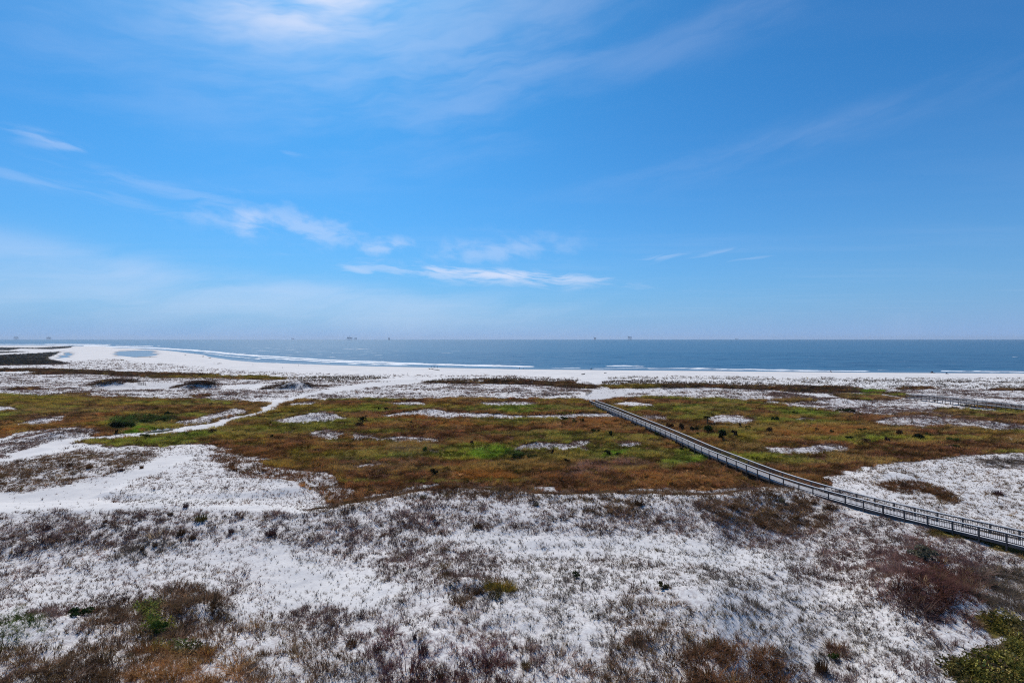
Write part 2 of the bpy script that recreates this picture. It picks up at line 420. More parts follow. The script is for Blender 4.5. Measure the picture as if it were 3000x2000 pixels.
# --- the grown swale
zone([(-900, 1146), (0, 1157), (200, 1163), (330, 1164), (520, 1171), (640, 1175), (745, 1179), (790, 1182), (760, 1200), (640, 1236), (530, 1262), (430, 1268), (340, 1272),
      (262, 1281), (262, 1258), (190, 1255), (80, 1267), (0, 1284), (-300, 1330), (-900, 1380)], .97, 'rust', 1, 1, 9)
zone([(830, 1180), (860, 1172), (1000, 1169), (1450, 1167), (1690, 1171), (1740, 1176), (1790, 1172), (1900, 1162), (2080, 1169), (2250, 1172), (2330, 1178), (2400, 1190), (2560, 1205),
      (2620, 1202), (2650, 1190), (2690, 1187), (2730, 1197), (2850, 1207), (2960, 1211), (2900, 1202), (2760, 1186), (2900, 1194), (3000, 1204), (3900, 1260), (3900, 1326), (3000, 1321),
      (2900, 1325), (2820, 1335), (2700, 1350), (2600, 1360), (2500, 1373), (2430, 1392), (2400, 1412), (2420, 1426), (2300, 1442), (2100, 1458), (1850, 1452), (1700, 1455), (1500, 1446),
      (1300, 1440), (1150, 1458), (1050, 1472), (1010, 1440), (970, 1402), (880, 1388), (770, 1378), (700, 1340), (690, 1310), (560, 1303), (490, 1308), (470, 1314), (350, 1308), (236, 1303),
      (270, 1292), (340, 1285), (480, 1276), (560, 1266), (640, 1249), (720, 1222), (760, 1206)], .97, 'rust', 1, 1, 9)
zone([(-300, 1160), (200, 1166), (520, 1176), (640, 1178), (640, 1192), (400, 1190), (0, 1188), (-300, 1184)], .97, 'olive', 1, 1, 10)
zone([(-300, 1190), (220, 1188), (330, 1200), (220, 1214), (0, 1226), (-300, 1228)], .97, 'umber', 1, .9, 14)
zone([(245, 1206), (320, 1194), (340, 1206), (262, 1213)], .97, 'straw', 1, .9, 12)
zone([(340, 1192), (440, 1188), (480, 1205), (420, 1216), (340, 1206)], .97, 'umber', 1, .9, 12)
zone([(-300, 1240), (0, 1242), (200, 1225), (320, 1216), (330, 1260), (240, 1256), (100, 1262), (0, 1280), (-300, 1310)], .97, 'orange', 1, .9, 18)
zone([(500, 1182), (600, 1172), (700, 1180), (660, 1192), (540, 1197)], .98, 'green', 1, 1, 10)
zone([(318, 1248), (350, 1226), (440, 1222), (510, 1222), (530, 1238), (430, 1250), (340, 1262)], .98, 'dkgreen', 2, 1, 10)
zone([(340, 1272), (372, 1258), (440, 1250), (520, 1243), (560, 1240), (534, 1257), (430, 1268)], .98, 'bright', 1, .8, 7)
zone([(250, 1296), (480, 1280), (560, 1270), (560, 1298), (470, 1308), (350, 1306)], .97, 'olive', 1, .9, 10)
zone([(450, 1304), (490, 1284), (570, 1270), (650, 1262), (610, 1285), (530, 1303)], .98, 'green', 1, .9, 12)
zone([(640, 1262), (700, 1248), (820, 1252), (860, 1272), (760, 1292), (690, 1302), (610, 1290)], .97, 'olive', 1, .9, 16)
zone([(760, 1210), (860, 1186), (1000, 1186), (1060, 1205), (1020, 1216), (900, 1200), (780, 1225)], .97, 'olive', 1, .9, 14)
zone([(1010, 1198), (1080, 1186), (1215, 1192), (1205, 1203), (1090, 1208)], .98, 'green', 1, .9, 10)
zone([(1215, 1186), (1340, 1184), (1340, 1198), (1230, 1200)], .97, 'olive', 1, .9, 10)
zone([(1320, 1198), (1450, 1187), (1560, 1188), (1770, 1190), (1800, 1205), (1500, 1208), (1380, 1206)], .98, 'green', 1, .9, 9)
zone([(1560, 1172), (1690, 1174), (1740, 1184), (1600, 1184)], .97, 'olive', 1, .9, 8)
zone([(1800, 1194), (1900, 1189), (2050, 1184), (2160, 1190), (2300, 1192), (2180, 1206), (2050, 1212), (1900, 1212), (1830, 1208)], .98, 'green', 1, .9, 10)
zone([(2240, 1194), (2400, 1192), (2510, 1196), (2510, 1216), (2400, 1222), (2260, 1216)], .98, 'green', 1, .9, 10)
zone([(2200, 1262), (2240, 1236), (2300, 1226), (2290, 1250), (2230, 1264)], .98, 'ygreen', 1, .9, 12)
zone([(920, 1232), (980, 1230), (980, 1242), (920, 1244)], .98, 'ygreen', 1, .8, 8)
zone([(1060, 1226), (1200, 1218), (1360, 1222), (1380, 1244), (1200, 1250), (1080, 1247)], .97, 'orange', 1, .9, 16)
zone([(1390, 1224), (1600, 1222), (1620, 1240), (1500, 1252), (1390, 1246)], .97, 'olive', 1, .9, 16)
zone([(1540, 1236), (1750, 1224), (1850, 1238), (1810, 1266), (1650, 1258)], .97, 'tan', 1, .9, 18)
zone([(860, 1256), (1150, 1248), (1350, 1262), (1700, 1264), (1950, 1284), (1800, 1294), (1500, 1286), (1250, 1290), (1000, 1286), (880, 1276)], .95, 'dkbrown', 1, .9, 16)
zone([(820, 1320), (900, 1296), (1080, 1284), (1180, 1300), (1100, 1330), (980, 1345), (840, 1345)], .97, 'olive', 1, .9, 22)
zone([(920, 1298), (1000, 1290), (1010, 1300), (940, 1306)], .97, 'green', 1, .9, 10)
zone([(1150, 1298), (1290, 1300), (1300, 1330), (1160, 1340)], .97, 'grey', 1, .9, 18)
zone([(1230, 1330), (1330, 1318), (1400, 1300), (1450, 1296), (1515, 1312), (1540, 1340), (1400, 1346), (1290, 1346)], .98, 'ygreen', 1, .9, 12)
zone([(1370, 1330), (1430, 1304), (1500, 1312), (1520, 1336), (1430, 1344)], .98, 'bright', 1, .9, 10)
zone([(1500, 1322), (1580, 1328), (1575, 1342), (1500, 1342)], .98, 'dkgreen', 2, .8, 8)
zone([(1600, 1320), (1740, 1318), (1740, 1345), (1600, 1345)], .97, 'olive', 1, .9, 16)
zone([(1752, 1322), (1830, 1314), (1824, 1340), (1760, 1342)], .98, 'bright', 1, .9, 8)
zone([(1700, 1350), (1860, 1340), (1900, 1356), (1840, 1378), (1700, 1390)], .97, 'plum', 1, .9, 18)
zone([(1915, 1358), (1985, 1316), (2085, 1338), (2040, 1366), (1950, 1386)], .98, 'green', 1, .9, 14)
zone([(2020, 1340), (2090, 1340), (2060, 1356), (2010, 1358)], .98, 'bright', 1, .9, 10)
zone([(1330, 1378), (1440, 1366), (1540, 1372), (1570, 1420), (1400, 1425), (1330, 1400)], .97, 'orange', 1, .9, 20)
zone([(1840, 1432), (1940, 1385), (2080, 1372), (2180, 1402), (2150, 1444), (1950, 1444)], .97, 'tan', 1, .9, 20)
zone([(1950, 1420), (2010, 1412), (2030, 1430), (1960, 1440)], .97, 'orange', 1, 1, 10)
zone([(1000, 1392), (1300, 1372), (1340, 1400), (1560, 1420), (1700, 1422), (1700, 1446), (1300, 1432), (1100, 1442)], .90, 'dkbrown', 1, .9, 18)
zone([(950, 1345), (1250, 1345), (1300, 1372), (1000, 1392)], .96, 'umber', 1, .9, 18)
zone([(2060, 1258), (2200, 1262), (2260, 1290), (2200, 1310), (2060, 1300)], .97, 'olive', 1, 1, 16)
zone([(2250, 1325), (2700, 1312), (2900, 1300), (2960, 1318), (2600, 1356), (2350, 1385)], .96, 'dkbrown', 1, .9, 18)
zone([(2440, 1292), (2600, 1280), (2760, 1274), (2900, 1280), (2880, 1290), (2700, 1302), (2500, 1304)], .97, 'ygreen', 1, .9, 12)
zone([(2250, 1245), (2450, 1240), (2600, 1262), (2450, 1280), (2280, 1290)], .97, 'tan', 1, .9, 20)
zone([(2160, 1340), (2240, 1330), (2260, 1350), (2190, 1360)], .97, 'ygreen', 1, .9, 12)
zone([(2520, 1196), (2700, 1200), (2900, 1220), (3000, 1232), (2960, 1238), (2700, 1220), (2540, 1222)], .97, 'umber', 1, .8, 10)
zone([(880, 1500), (1000, 1470), (1150, 1446), (1300, 1420), (1450, 1426), (1700, 1440), (2100, 1442), (2300, 1428), (2360, 1440), (2300, 1466), (2100, 1474), (1800, 1470), (1600, 1474), (1450, 1460), (1300, 1456), (1150, 1486), (960, 1520)], .50, 'umber', 0, 1.25, 22)
zone([(640, 1306), (760, 1345), (800, 1372), (960, 1388), (1040, 1436), (1010, 1470), (930, 1430), (800, 1410), (690, 1400), (620, 1350)], .52, 'rust', 0, 1.3, 30)
# --- white openings in the swale
for P, cv in [([(-100, 1190), (30, 1191), (40, 1195), (0, 1199), (-100, 1200)], .1), ([(40, 1236), (110, 1224), (180, 1218), (185, 1228), (120, 1237), (40, 1241)], .22),
          ([(-300, 1330), (0, 1284), (80, 1266), (200, 1255), (264, 1257), (264, 1268), (222, 1281), (130, 1298), (0, 1332), (-300, 1380)], .50),
          ([(535, 1234), (580, 1215), (640, 1198), (665, 1193), (710, 1197), (716, 1203), (640, 1222), (560, 1239)], .22),
          ([(780, 1229), (850, 1215), (900, 1205), (945, 1201), (985, 1207), (1014, 1222), (960, 1226), (880, 1234), (840, 1235)], .25),
          ([(1085, 1218), (1160, 1209), (1200, 1204), (1260, 1199), (1330, 1206), (1500, 1210), (1650, 1211), (1780, 1207), (1806, 1221), (1650, 1219), (1500, 1218), (1300, 1217), (1180, 1214), (1100, 1220)], .20),
          ([(850, 1180), (900, 1176), (937, 1177), (930, 1182), (860, 1185)], .2), ([(1125, 1180), (1190, 1177), (1252, 1180), (1240, 1186), (1140, 1185)], .2),
          ([(1400, 1178), (1480, 1176), (1562, 1178), (1562, 1185), (1420, 1185)], .3), ([(1770, 1183), (1830, 1177), (1917, 1182), (1900, 1187), (1800, 1188)], .2),
          ([(1860, 1216), (1960, 1219), (1958, 1228), (1900, 1227)], .3), ([(2080, 1223), (2110, 1217), (2170, 1217), (2222, 1231), (2180, 1234), (2090, 1232)], .22),
          ([(2555, 1229), (2640, 1220), (2740, 1219), (2860, 1229), (2960, 1235), (3200, 1256), (3200, 1276), (2980, 1257), (2880, 1249), (2780, 1244), (2640, 1241), (2590, 1241)], .30),
          ([(2250, 1145), (2420, 1160), (2520, 1176), (2560, 1182), (2600, 1178), (2740, 1180), (2860, 1190), (2950, 1206), (2800, 1206), (2680, 1196), (2600, 1206), (2480, 1198), (2400, 1188), (2250, 1172)], .42),
          ([(2240, 1306), (2330, 1304), (2420, 1300), (2470, 1308), (2450, 1319), (2380, 1321), (2290, 1319)], .55), ([(2330, 1222), (2400, 1226), (2390, 1232), (2330, 1230)], .5),
          ([(890, 1262), (960, 1255), (1012, 1265), (1000, 1281), (940, 1279)], .62), ([(1040, 1270), (1120, 1272), (1112, 1281), (1050, 1281)], .66), ([(1110, 1283), (1200, 1280), (1300, 1285), (1280, 1293), (1150, 1291)], .66),
          ([(1505, 1300), (1580, 1292), (1640, 1298), (1722, 1290), (1700, 1302), (1600, 1308), (1510, 1312)], .52), ([(1812, 1297), (1880, 1296), (1886, 1306), (1830, 1306)], .30),
          ([(1045, 1362), (1100, 1354), (1106, 1362), (1050, 1371)], .40), ([(2943, 1284), (2952, 1281), (2961, 1287), (2958, 1293), (2943, 1293)], .0),
          ([(1580, 1418), (1640, 1422), (1640, 1432), (1590, 1432)], .6), ([(2060, 1440), (2200, 1436), (2200, 1446), (2080, 1450)], .5)]:
    v_top = min(p_[1] for p_ in P)
    P = [(p_[0], v_top + (p_[1] - v_top) * 1.22 + (1.5 if p_[1] > v_top + 3 else -1.0)) for p_ in P]    # tall grass in front hides the near rim
    zone(P, min(.70, cv * 2.2), 'drytuft', 0, .9, 8)
# --- white belt behind the swale, its mounds and dark bands
zone([(-900, 1086), (0, 1092), (400, 1100), (800, 1112), (1250, 1116), (1700, 1128), (2250, 1130), (2700, 1136), (3000, 1142), (3900, 1165), (3900, 1250), (3000, 1200), (2740, 1183), (2650, 1188),
      (2620, 1200), (2400, 1188), (2300, 1174), (1900, 1160), (1790, 1170), (1450, 1166), (1000, 1168), (640, 1174), (200, 1162), (-900, 1145)], .0, 'drytuft', 0, 1, 1)
Z[-1] = (Z[-1][0], .40, Z[-1][2], 0, 1, -6.0)       # only where nothing else grows yet
for P in ([(285, 1130), (420, 1119), (545, 1122), (500, 1137), (330, 1142)], [(640, 1130), (770, 1124), (760, 1140), (640, 1143)], [(1800, 1140), (1900, 1141), (1850, 1150), (1790, 1172), (1710, 1174), (1690, 1166), (1730, 1150), (1740, 1140)]):
    zone(P, .04, 'drytuft', 0, .8, 7)
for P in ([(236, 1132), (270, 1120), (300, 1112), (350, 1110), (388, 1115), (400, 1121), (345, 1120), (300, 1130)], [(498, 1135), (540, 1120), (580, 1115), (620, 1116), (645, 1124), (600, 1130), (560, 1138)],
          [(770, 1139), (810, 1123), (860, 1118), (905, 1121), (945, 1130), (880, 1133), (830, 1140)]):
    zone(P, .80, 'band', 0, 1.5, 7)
for P in ([(200, 1150), (270, 1152), (250, 1160), (190, 1160)], [(540, 1160), (610, 1155), (620, 1162), (560, 1166)], [(30, 1138), (120, 1136), (110, 1143), (30, 1144)]):
    zone(P, .7, 'red', 1, .8, 9)
zone([(-900, 1084), (0, 1081), (75, 1077), (180, 1082), (300, 1086), (400, 1091), (560, 1094), (640, 1098), (600, 1103), (380, 1103), (250, 1096), (75, 1096), (140, 1090), (-900, 1092)], .96, 'band', 1, 1.3, 5)
zone([(-200, 1092), (90, 1086), (90, 1089), (-200, 1100)], .0, 'drytuft', 0, 1, 4)
zone([(400, 1104), (640, 1100), (760, 1101), (830, 1105), (1000, 1103), (1130, 1104), (1090, 1110), (1000, 1118), (900, 1112), (760, 1112), (600, 1108), (420, 1107)], .80, 'olive', 1, 1, 6)
zone([(1220, 1119), (1400, 1113), (1640, 1117), (1700, 1123), (1745, 1131), (1740, 1138), (1640, 1135), (1560, 1127), (1400, 1125), (1330, 1124)], .95, 'band', 1, 1, 6)
zone([(1752, 1129), (1800, 1127), (1950, 1127), (2000, 1134), (1880, 1138), (1800, 1139)], .92, 'olive', 1, 1, 6)
zone([(1950, 1126), (2050, 1126), (2250, 1131), (2400, 1133), (2500, 1137), (2560, 1147), (2480, 1152), (2360, 1150), (2250, 1141), (2050, 1138), (1950, 1136)], .95, 'band', 1, 1, 6)
zone([(2500, 1141), (2590, 1143), (2582, 1151), (2530, 1151)], .95, 'bright', 1, 1, 5)
zone([(2410, 1157), (2500, 1158), (2600, 1147), (2642, 1151), (2664, 1166), (2600, 1173), (2480, 1171)], .86, 'umber', 1, 1, 8)
zone([(2570, 1154), (2660, 1165), (2650, 1168), (2560, 1158)], .05, 'drytuft', 0, 1, 4)
zone([(2610, 1137), (2680, 1132), (2735, 1139), (2620, 1143)], .85, 'dkbrown', 1, 1, 6)
zone([(2905, 1140), (3100, 1138), (3300, 1148), (2925, 1144)], .85, 'dkbrown', 1, 1, 5)
zone([(2250, 1172), (2330, 1168), (2400, 1176), (2300, 1180)], .8, 'umber', 1, 1, 8)
zone([(2740, 1196), (2900, 1206), (3000, 1214), (3200, 1236), (3200, 1256), (3000, 1234), (2860, 1222), (2760, 1210)], .9, 'umber', 1, 1, 8)
# planted rows of sea oats and the thin growth towards the beach
zone([(1765, 1117), (1900, 1112), (2200, 1122), (2420, 1130), (2250, 1131), (2000, 1127), (1770, 1127)], .62, 'greytuft', 3, 1, 6)
zone([(1190, 1113), (1450, 1106), (1700, 1114), (1700, 1121), (1450, 1114), (1220, 1119)], .50, 'greytuft', 3, 1, 6)
zone([(820, 1106), (1100, 1101), (1150, 1106), (1000, 1120), (830, 1112)], .45, 'greytuft', 3, 1, 6)
zone([(2420, 1128), (2700, 1128), (3000, 1136), (3400, 1146), (3400, 1152), (3000, 1142), (2700, 1134), (2420, 1134)], .40, 'greytuft', 3, 1, 6)
zone([(-300, 1072), (300, 1062), (480, 1064), (700, 1085), (1000, 1096), (1500, 1100), (1700, 1108), (1690, 1113), (1450, 1106), (1000, 1102), (640, 1098), (300, 1084), (-300, 1076)], .13, 'drytuft', 0, 1.9, 8)
zone([(1780, 1104), (2000, 1100), (2400, 1106), (3000, 1106), (3900, 1124), (3900, 1160), (3000, 1140), (2400, 1130), (2000, 1118), (1780, 1112)], .11, 'greytuft', 0, 1.9, 8)
# --- far marsh on the left
zone([(-900, 1037), (0, 1039.5), (90, 1035), (150, 1031), (182, 1029), (168, 1036), (140, 1050), (165, 1058), (205, 1066), (120, 1068), (0, 1070), (-900, 1076)], 1.0, 'marsh', 2, 1, 3)
zone([(-900, 1015), (0, 1017), (100, 1018.5), (190, 1014), (218, 1012.8), (205, 1019), (150, 1023), (60, 1021), (30, 1026), (-900, 1027)], 1.0, 'marsh', 2, 1, 2)
zone([(-900, 1031), (60, 1029), (80, 1030.5), (0, 1034.5), (-900, 1036)], .95, 'marsh', 2, 1, 2)
zone([(200, 1060), (320, 1050), (400, 1060), (300, 1072), (200, 1075)], .16, 'drytuft', 0, 1.9, 8)
# --- the trodden sand track
TRACK = len(Z)
zone([(-600, 1440), (-300, 1388), (0, 1335), (130, 1302), (230, 1287), (340, 1274), (480, 1263), (560, 1255), (640, 1237), (720, 1211), (800, 1183), (860, 1160), (940, 1143), (1060, 1125), (1200, 1112),
      (1350, 1106), (1260, 1117), (1150, 1128), (1060, 1140), (940, 1152.5), (882, 1166), (836, 1184), (767, 1210.5), (704, 1229), (643, 1249), (561, 1268), (481, 1277), (340, 1286), (230, 1300), (130, 1318), (0, 1352), (-300, 1408), (-600, 1460)], .0, 'drytuft', 0, 1, 5)

PACKED = []
def cover_map(X, Y, H):
    """cover, colour, kind and height of the growth at land points"""
    u, v = flat_uv(X, Y, H)
    n = len(u)
    # ragged edges: shift the measuring point by noise whose size follows the growth's own scale (metres)
    wob = 2.2
    wx = (fbm(X / 5.0, Y / 5.0, 61, 3) - .5) * 2 * wob + (fbm(X / 18.0, Y / 14.0, 67, 3) - .5) * 2 * wob * 1.5
    wy = (fbm(X / 5.0, Y / 5.0, 63, 3) - .5) * 2 * wob + (fbm(X / 18.0, Y / 14.0, 69, 3) - .5) * 2 * wob * 1.5
    uu = u + F * wx / Y
    vv = v + F * (CAM_Z - H) / Y ** 2 * wy
    cov = np.zeros(n); col = np.tile(np.array(C['drytuft']), (n, 1)); kind = np.zeros(n, int); hh = np.ones(n)
    for P, cv, cl, kd, hs_, soft in Z:
        under = soft < 0
        soft = abs(soft)
        m = np.where(bbox_sel(uu, vv, P, soft * 2, soft))[0]
        if not len(m): continue
        w = sstep(poly_sd(uu[m], vv[m], P), -soft, soft)
        if under:
            w = w * (cov[m] < .02)
        cov[m] = cov[m] * (1 - w) + cv * w
        if cv > 0.01:
            col[m] = col[m] * (1 - w[:, None]) + np.array(cl) * w[:, None]
            g = w > .5
            kind[m[g]] = kd
            hh[m] = hh[m] * (1 - w) + hs_ * w
    return cov, col, kind, hh

# ------------------------------------------------------------------ lines of the two boardwalks (near edge of the deck)
def deck_line(px, sigma=3.0):
    """measured (column, row, height) points to an even, smoothed line on the ground"""
    pts = []
    for u, v, z in px:
        y = F * (CAM_Z - (z - .28)) / (v - V0)
        pts.append(((u - U0) / F * y, y, z))
    pts = np.array(pts)
    s = np.concatenate([[0], np.cumsum(np.linalg.norm(np.diff(pts[:, :2], axis=0), axis=1))])
    t = np.arange(0, s[-1], .5)
    out = np.stack([np.interp(t, s, pts[:, k]) for k in range(3)], 1)
    pad = int(4 * sigma / .5)
    kern = np.exp(-.5 * (np.arange(-pad, pad + 1) * .5 / sigma) ** 2); kern /= kern.sum()
    ext = np.concatenate([2 * out[0] - out[pad:0:-1], out, 2 * out[-1] - out[-2:-pad - 2:-1]])
    return np.stack([np.convolve(ext[:, k], kern, 'valid') for k in range(3)], 1)
BW_W = 2.1
BW1 = deck_line([(1727, 1183.5, 1.7), (1760, 1196.5, 2.1), (1795, 1210.5, 2.3), (1853, 1236, 2.35), (1921, 1265, 2.35), (1989, 1296, 2.35), (2066, 1333, 2.35), (2135, 1361, 2.35), (2218, 1396, 2.4),
                 (2281, 1420, 2.45), (2317, 1432, 2.5), (2400, 1459, 2.6), (2500, 1486, 2.7), (2580, 1508, 2.8), (2674, 1533, 2.9), (2782, 1557, 3.0), (2844, 1572, 3.1), (2909, 1587, 3.25), (2982, 1604, 3.4), (3100, 1636, 3.55), (3300, 1700, 3.65)])
BW2 = deck_line([(2655, 1166, 2.3), (2700, 1168, 2.6), (2760, 1173, 2.8), (2850, 1184, 2.8), (3000, 1201, 2.8), (3250, 1236, 2.8)], 2.0)
def on_deck(x, y, pad=.35):
    """true where a point lies under or on one of the decks"""
    hit = np.zeros(len(x), bool)
    for B in (BW1, BW2):
        m = np.where((x > B[:, 0].min() - 4) & (x < B[:, 0].max() + 4) & (y > B[:, 1].min() - 4) & (y < B[:, 1].max() + 4))[0]
        if not len(m): continue
        d2 = np.full(len(m), 1e9); side = np.zeros(len(m))
        for i in range(0, len(B) - 2, 2):
            ex, ey = B[i + 2, 0] - B[i, 0], B[i + 2, 1] - B[i, 1]
            L = math.hypot(ex, ey)
            t = np.clip(((x[m] - B[i, 0]) * ex + (y[m] - B[i, 1]) * ey) / L ** 2, 0, 1)
            qx_, qy_ = x[m] - B[i, 0] - t * ex, y[m] - B[i, 1] - t * ey
            d = qx_ ** 2 + qy_ ** 2
            better = d < d2
            d2 = np.where(better, d, d2)
            # deck lies on the side away from the camera's left
            nx, ny = ey / L, -ex / L
            if (B[len(B) // 2, 0] + nx) ** 2 + (B[len(B) // 2, 1] + ny) ** 2 < (B[len(B) // 2, 0] - nx) ** 2 + (B[len(B) // 2, 1] - ny) ** 2: nx, ny = -nx, -ny
            side = np.where(better, qx_ * nx + qy_ * ny, side)
        hit[m] = (np.sqrt(d2) < BW_W + pad) & (side > -pad)
    return hit

# ------------------------------------------------------------------ object helpers
def link(o, parent=None):
    COL.objects.link(o)
    if parent is not None: o.parent = parent
    return o
def tag(o, label=None, cat=None, group=None, kind=None):
    if label: o['label'] = label
    if cat: o['category'] = cat
    if group: o['group'] = group
    if kind: o['kind'] = kind
    return o
def empty(name, loc=(0, 0, 0), rz=0.0):
    o = bpy.data.objects.new(name, None)
    o.location = loc
    o.rotation_euler = (0, 0, rz)
    o.empty_display_size = 0.3
    return link(o)
def mesh_np(name, verts, faces, mats, parent=None, smooth=False):
    me = bpy.data.meshes.new(name)
    me.from_pydata([tuple(p) for p in verts], [], [tuple(f) for f in faces])
    for m_ in (mats if isinstance(mats, (list, tuple)) else [mats]):
        me.materials.append(m_)
    if smooth:
        me.shade_smooth()
    o = bpy.data.objects.new(name, me)
    return link(o, parent)
def grid_mesh(name, P, nr, nc, mat, attrs):
    """fast grid mesh: P (nr*nc,3)"""
    me = bpy.data.meshes.new(name)
    me.vertices.add(len(P)); me.vertices.foreach_set('co', P.astype(np.float32).ravel())
    idx = np.arange(nr * nc).reshape(nr, nc)
    q = np.stack([idx[:-1, :-1], idx[:-1, 1:], idx[1:, 1:], idx[1:, :-1]], -1).reshape(-1, 4)
    me.loops.add(q.size); me.polygons.add(len(q))
    me.loops.foreach_set('vertex_index', q.ravel().astype(np.int32))
    me.polygons.foreach_set('loop_start', np.arange(0, q.size, 4, dtype=np.int32))
    me.polygons.foreach_set('loop_total', np.full(len(q), 4, np.int32))
    me.update()
    me.shade_smooth()
    for an, (typ, data) in attrs.items():
        at = me.attributes.new(an, typ, 'POINT')
        if typ == 'FLOAT': at.data.foreach_set('value', data.astype(np.float32))
        elif typ == 'FLOAT_COLOR':
            at.data.foreach_set('color', np.concatenate([data, np.ones((len(data), 1))], 1).astype(np.float32).ravel())
    me.materials.append(mat)
    o = bpy.data.objects.new(name, me)
    return link(o), q

def mat_new(name):
    m_ = bpy.data.materials.new(name)
    m_.use_nodes = True
    m_.node_tree.nodes.clear()
    return m_, NT(m_.node_tree)
def finish(N, shader, disp=None):
    o = N.n('ShaderNodeOutputMaterial')
    N.link(shader, o.inputs['Surface'])
def principled(N, color, rough, spec=0.5, normal=None, metallic=0.0):
    b = N.n('ShaderNodeBsdfPrincipled')
    N.put(b.inputs['Base Color'], color if isinstance(color, bpy.types.NodeSocket) else (tuple(color) + (1.0,))[:4])
    N.put(b.inputs['Roughness'], rough)
    b.inputs['Specular IOR Level'].default_value = spec
    b.inputs['Metallic'].default_value = metallic
    if normal is not None: N.link(normal, b.inputs['Normal'])
    return b.outputs[0]
def bump(N, h, strength, dist):
    b = N.n('ShaderNodeBump')
    b.inputs['Strength'].default_value = strength
    b.inputs['Distance'].default_value = dist
    N.link(h, b.inputs['Height'])
    return b.outputs[0]
def attr(N, name, typ='GEOMETRY'):
    a = N.n('ShaderNodeAttribute')
    a.attribute_name = name
    a.attribute_type = typ
    return a

# ------------------------------------------------------------------ ground
m_ground, N = mat_new("dune_sand")
pos = N.n('ShaderNodeNewGeometry').outputs['Position']
px_, py_, pz_ = N.sep(pos)
cv = attr(N, 'cover').outputs['Fac']
vc = attr(N, 'veg').outputs['Color']
lt = attr(N, 'litter').outputs['Fac']
wet = attr(N, 'wet').outputs['Fac']
n1 = N.noise(pos, 0.9, 6.0, 0.65)
n2 = N.noise(pos, 0.08, 3.0, 0.5)
n3 = N.noise(pos, 6.0, 4.0, 0.7)
sandc = N.mix(N.ramp(n2, .35, .65), (.75, .715, .685), (.68, .655, .635))
sandc = N.mix(N.ramp(n3, .35, .75, 0, .25), sandc, (.55, .52, .50))
mott = N.m('MULTIPLY', N.ramp(N.noise(pos, 3.1, 5.0, .72), .42, .62), N.ramp(cv, .08, .7, 0, .85))
sandc = N.mix(mott, sandc, (.36, .31, .305))
sandc = N.mix(N.m('MULTIPLY', attr(N, 'packed').outputs['Fac'], .8), sandc, (.52, .50, .495))
sandc = N.mix(wet, sandc, (.26, .25, .25))
lit = N.mix(n1, N.mix(1.0, vc, (.55, .52, .5), 'MULTIPLY'), N.mix(1.0, vc, (1.15, 1.1, 1.05), 'MULTIPLY'))
fac = N.ramp(N.m('ADD', lt, N.m('MULTIPLY', N.m('SUBTRACT', n1, .5), .7)), .50, .86)
gc = N.mix(fac, sandc, lit)
finish(N, principled(N, gc, 0.95, 0.1, bump(N, N.m('ADD', n1, N.m('MULTIPLY', n3, .4)), 0.6, 0.10)))

NC, NR = 640, 700
A = np.linspace(-1.32, 1.32, NC)
YY = np.geomspace(20.0, 3200.0, NR)
# finer rows near the camera, where relief shows
AX, YX = np.meshgrid(A, YY)
YX = YX.ravel(); AX = AX.ravel()
XX = AX * YX
HH = height(XX, YX)
COV, VCOL, KIND, VH = cover_map(XX, YX, HH)
dshore = (np.interp(AX, _su, _sy) - YX) * np.minimum(1.0, 420.0 / np.interp(AX, _su, _sy))
COV = np.where(HH < .35, 0, COV)
PACK = np.zeros(len(XX))
_u, _v = flat_uv(XX, YX, HH)
for P in [z_[0] for z_ in Z if z_[1] <= .05 and len(z_[0]) > 4] + [Z[TRACK][0]]:
    m = np.where(bbox_sel(_u, _v, P, 30, 12))[0]
    if len(m): PACK[m] = np.maximum(PACK[m], sstep(poly_sd(_u[m], _v[m], P), -12, 14) * (.35 if P[0][1] > 1300 else .95))
PACK *= .7 + .6 * (fbm(XX / 6, YX / 4, 111) - .2)
WET = (1 - sstep(HH + .25 * (fbm(XX / 14, YX / 8, 161) - .5), 0.05, 0.62)) * 1.0
ground_o, QUADS = grid_mesh("ground", np.stack([XX, YX, HH], 1), NR, NC, m_ground,
                            {'cover': ('FLOAT', COV), 'packed': ('FLOAT', PACK), 'litter': ('FLOAT', np.where(KIND == 0, COV * .62, np.where(YX > 215, COV * .84, COV))), 'veg': ('FLOAT_COLOR', VCOL), 'wet': ('FLOAT', WET)})
tag(ground_o, 'white sand dunes, grown swale and beach', kind='structure')

# ------------------------------------------------------------------ sea
m_sea, N = mat_new("sea_water")
pos = N.n('ShaderNodeNewGeometry').outputs['Position']
foam = attr(N, 'foam').outputs['Fac']
cap = attr(N, 'caps').outputs['Fac']
shal = attr(N, 'shallow').outputs['Fac']
w1 = N.noise(N.vmul(pos, (.035, .10, 1)), 1.0, 5.0, .6, .3)
w2 = N.noise(N.vmul(pos, (.012, .05, 1)), 1.0, 4.0, .55, .3)
w3 = N.noise(N.vmul(pos, (.0035, .028, 1)), 1.0, 4.0, .6, .4)
deep = N.mix(N.ramp(N.m('ADD', N.m('MULTIPLY', w3, .6), N.m('MULTIPLY', w2, .4)), .36, .64), (.001, .018, .050), (.007, .058, .105))
deep = N.mix(N.m('MULTIPLY', shal, .9), deep, (.20, .22, .225))
nf = N.noise(N.vmul(pos, (.06, .25, 1)), 1.0, 5.0, .65, .5)
fo = N.ramp(N.m('ADD', N.m('MULTIPLY', foam, .78), N.m('MULTIPLY', N.m('SUBTRACT', nf, .5), 2.6)), .38, .72)
nc_ = N.noise(N.vmul(pos, (.022, .09, 1)), 1.0, 6.0, .62, .2)
fc = N.ramp(N.m('ADD', nc_, N.m('MULTIPLY', cap, .14)), .755, .80)
white = N.m('MAXIMUM', fo, fc)
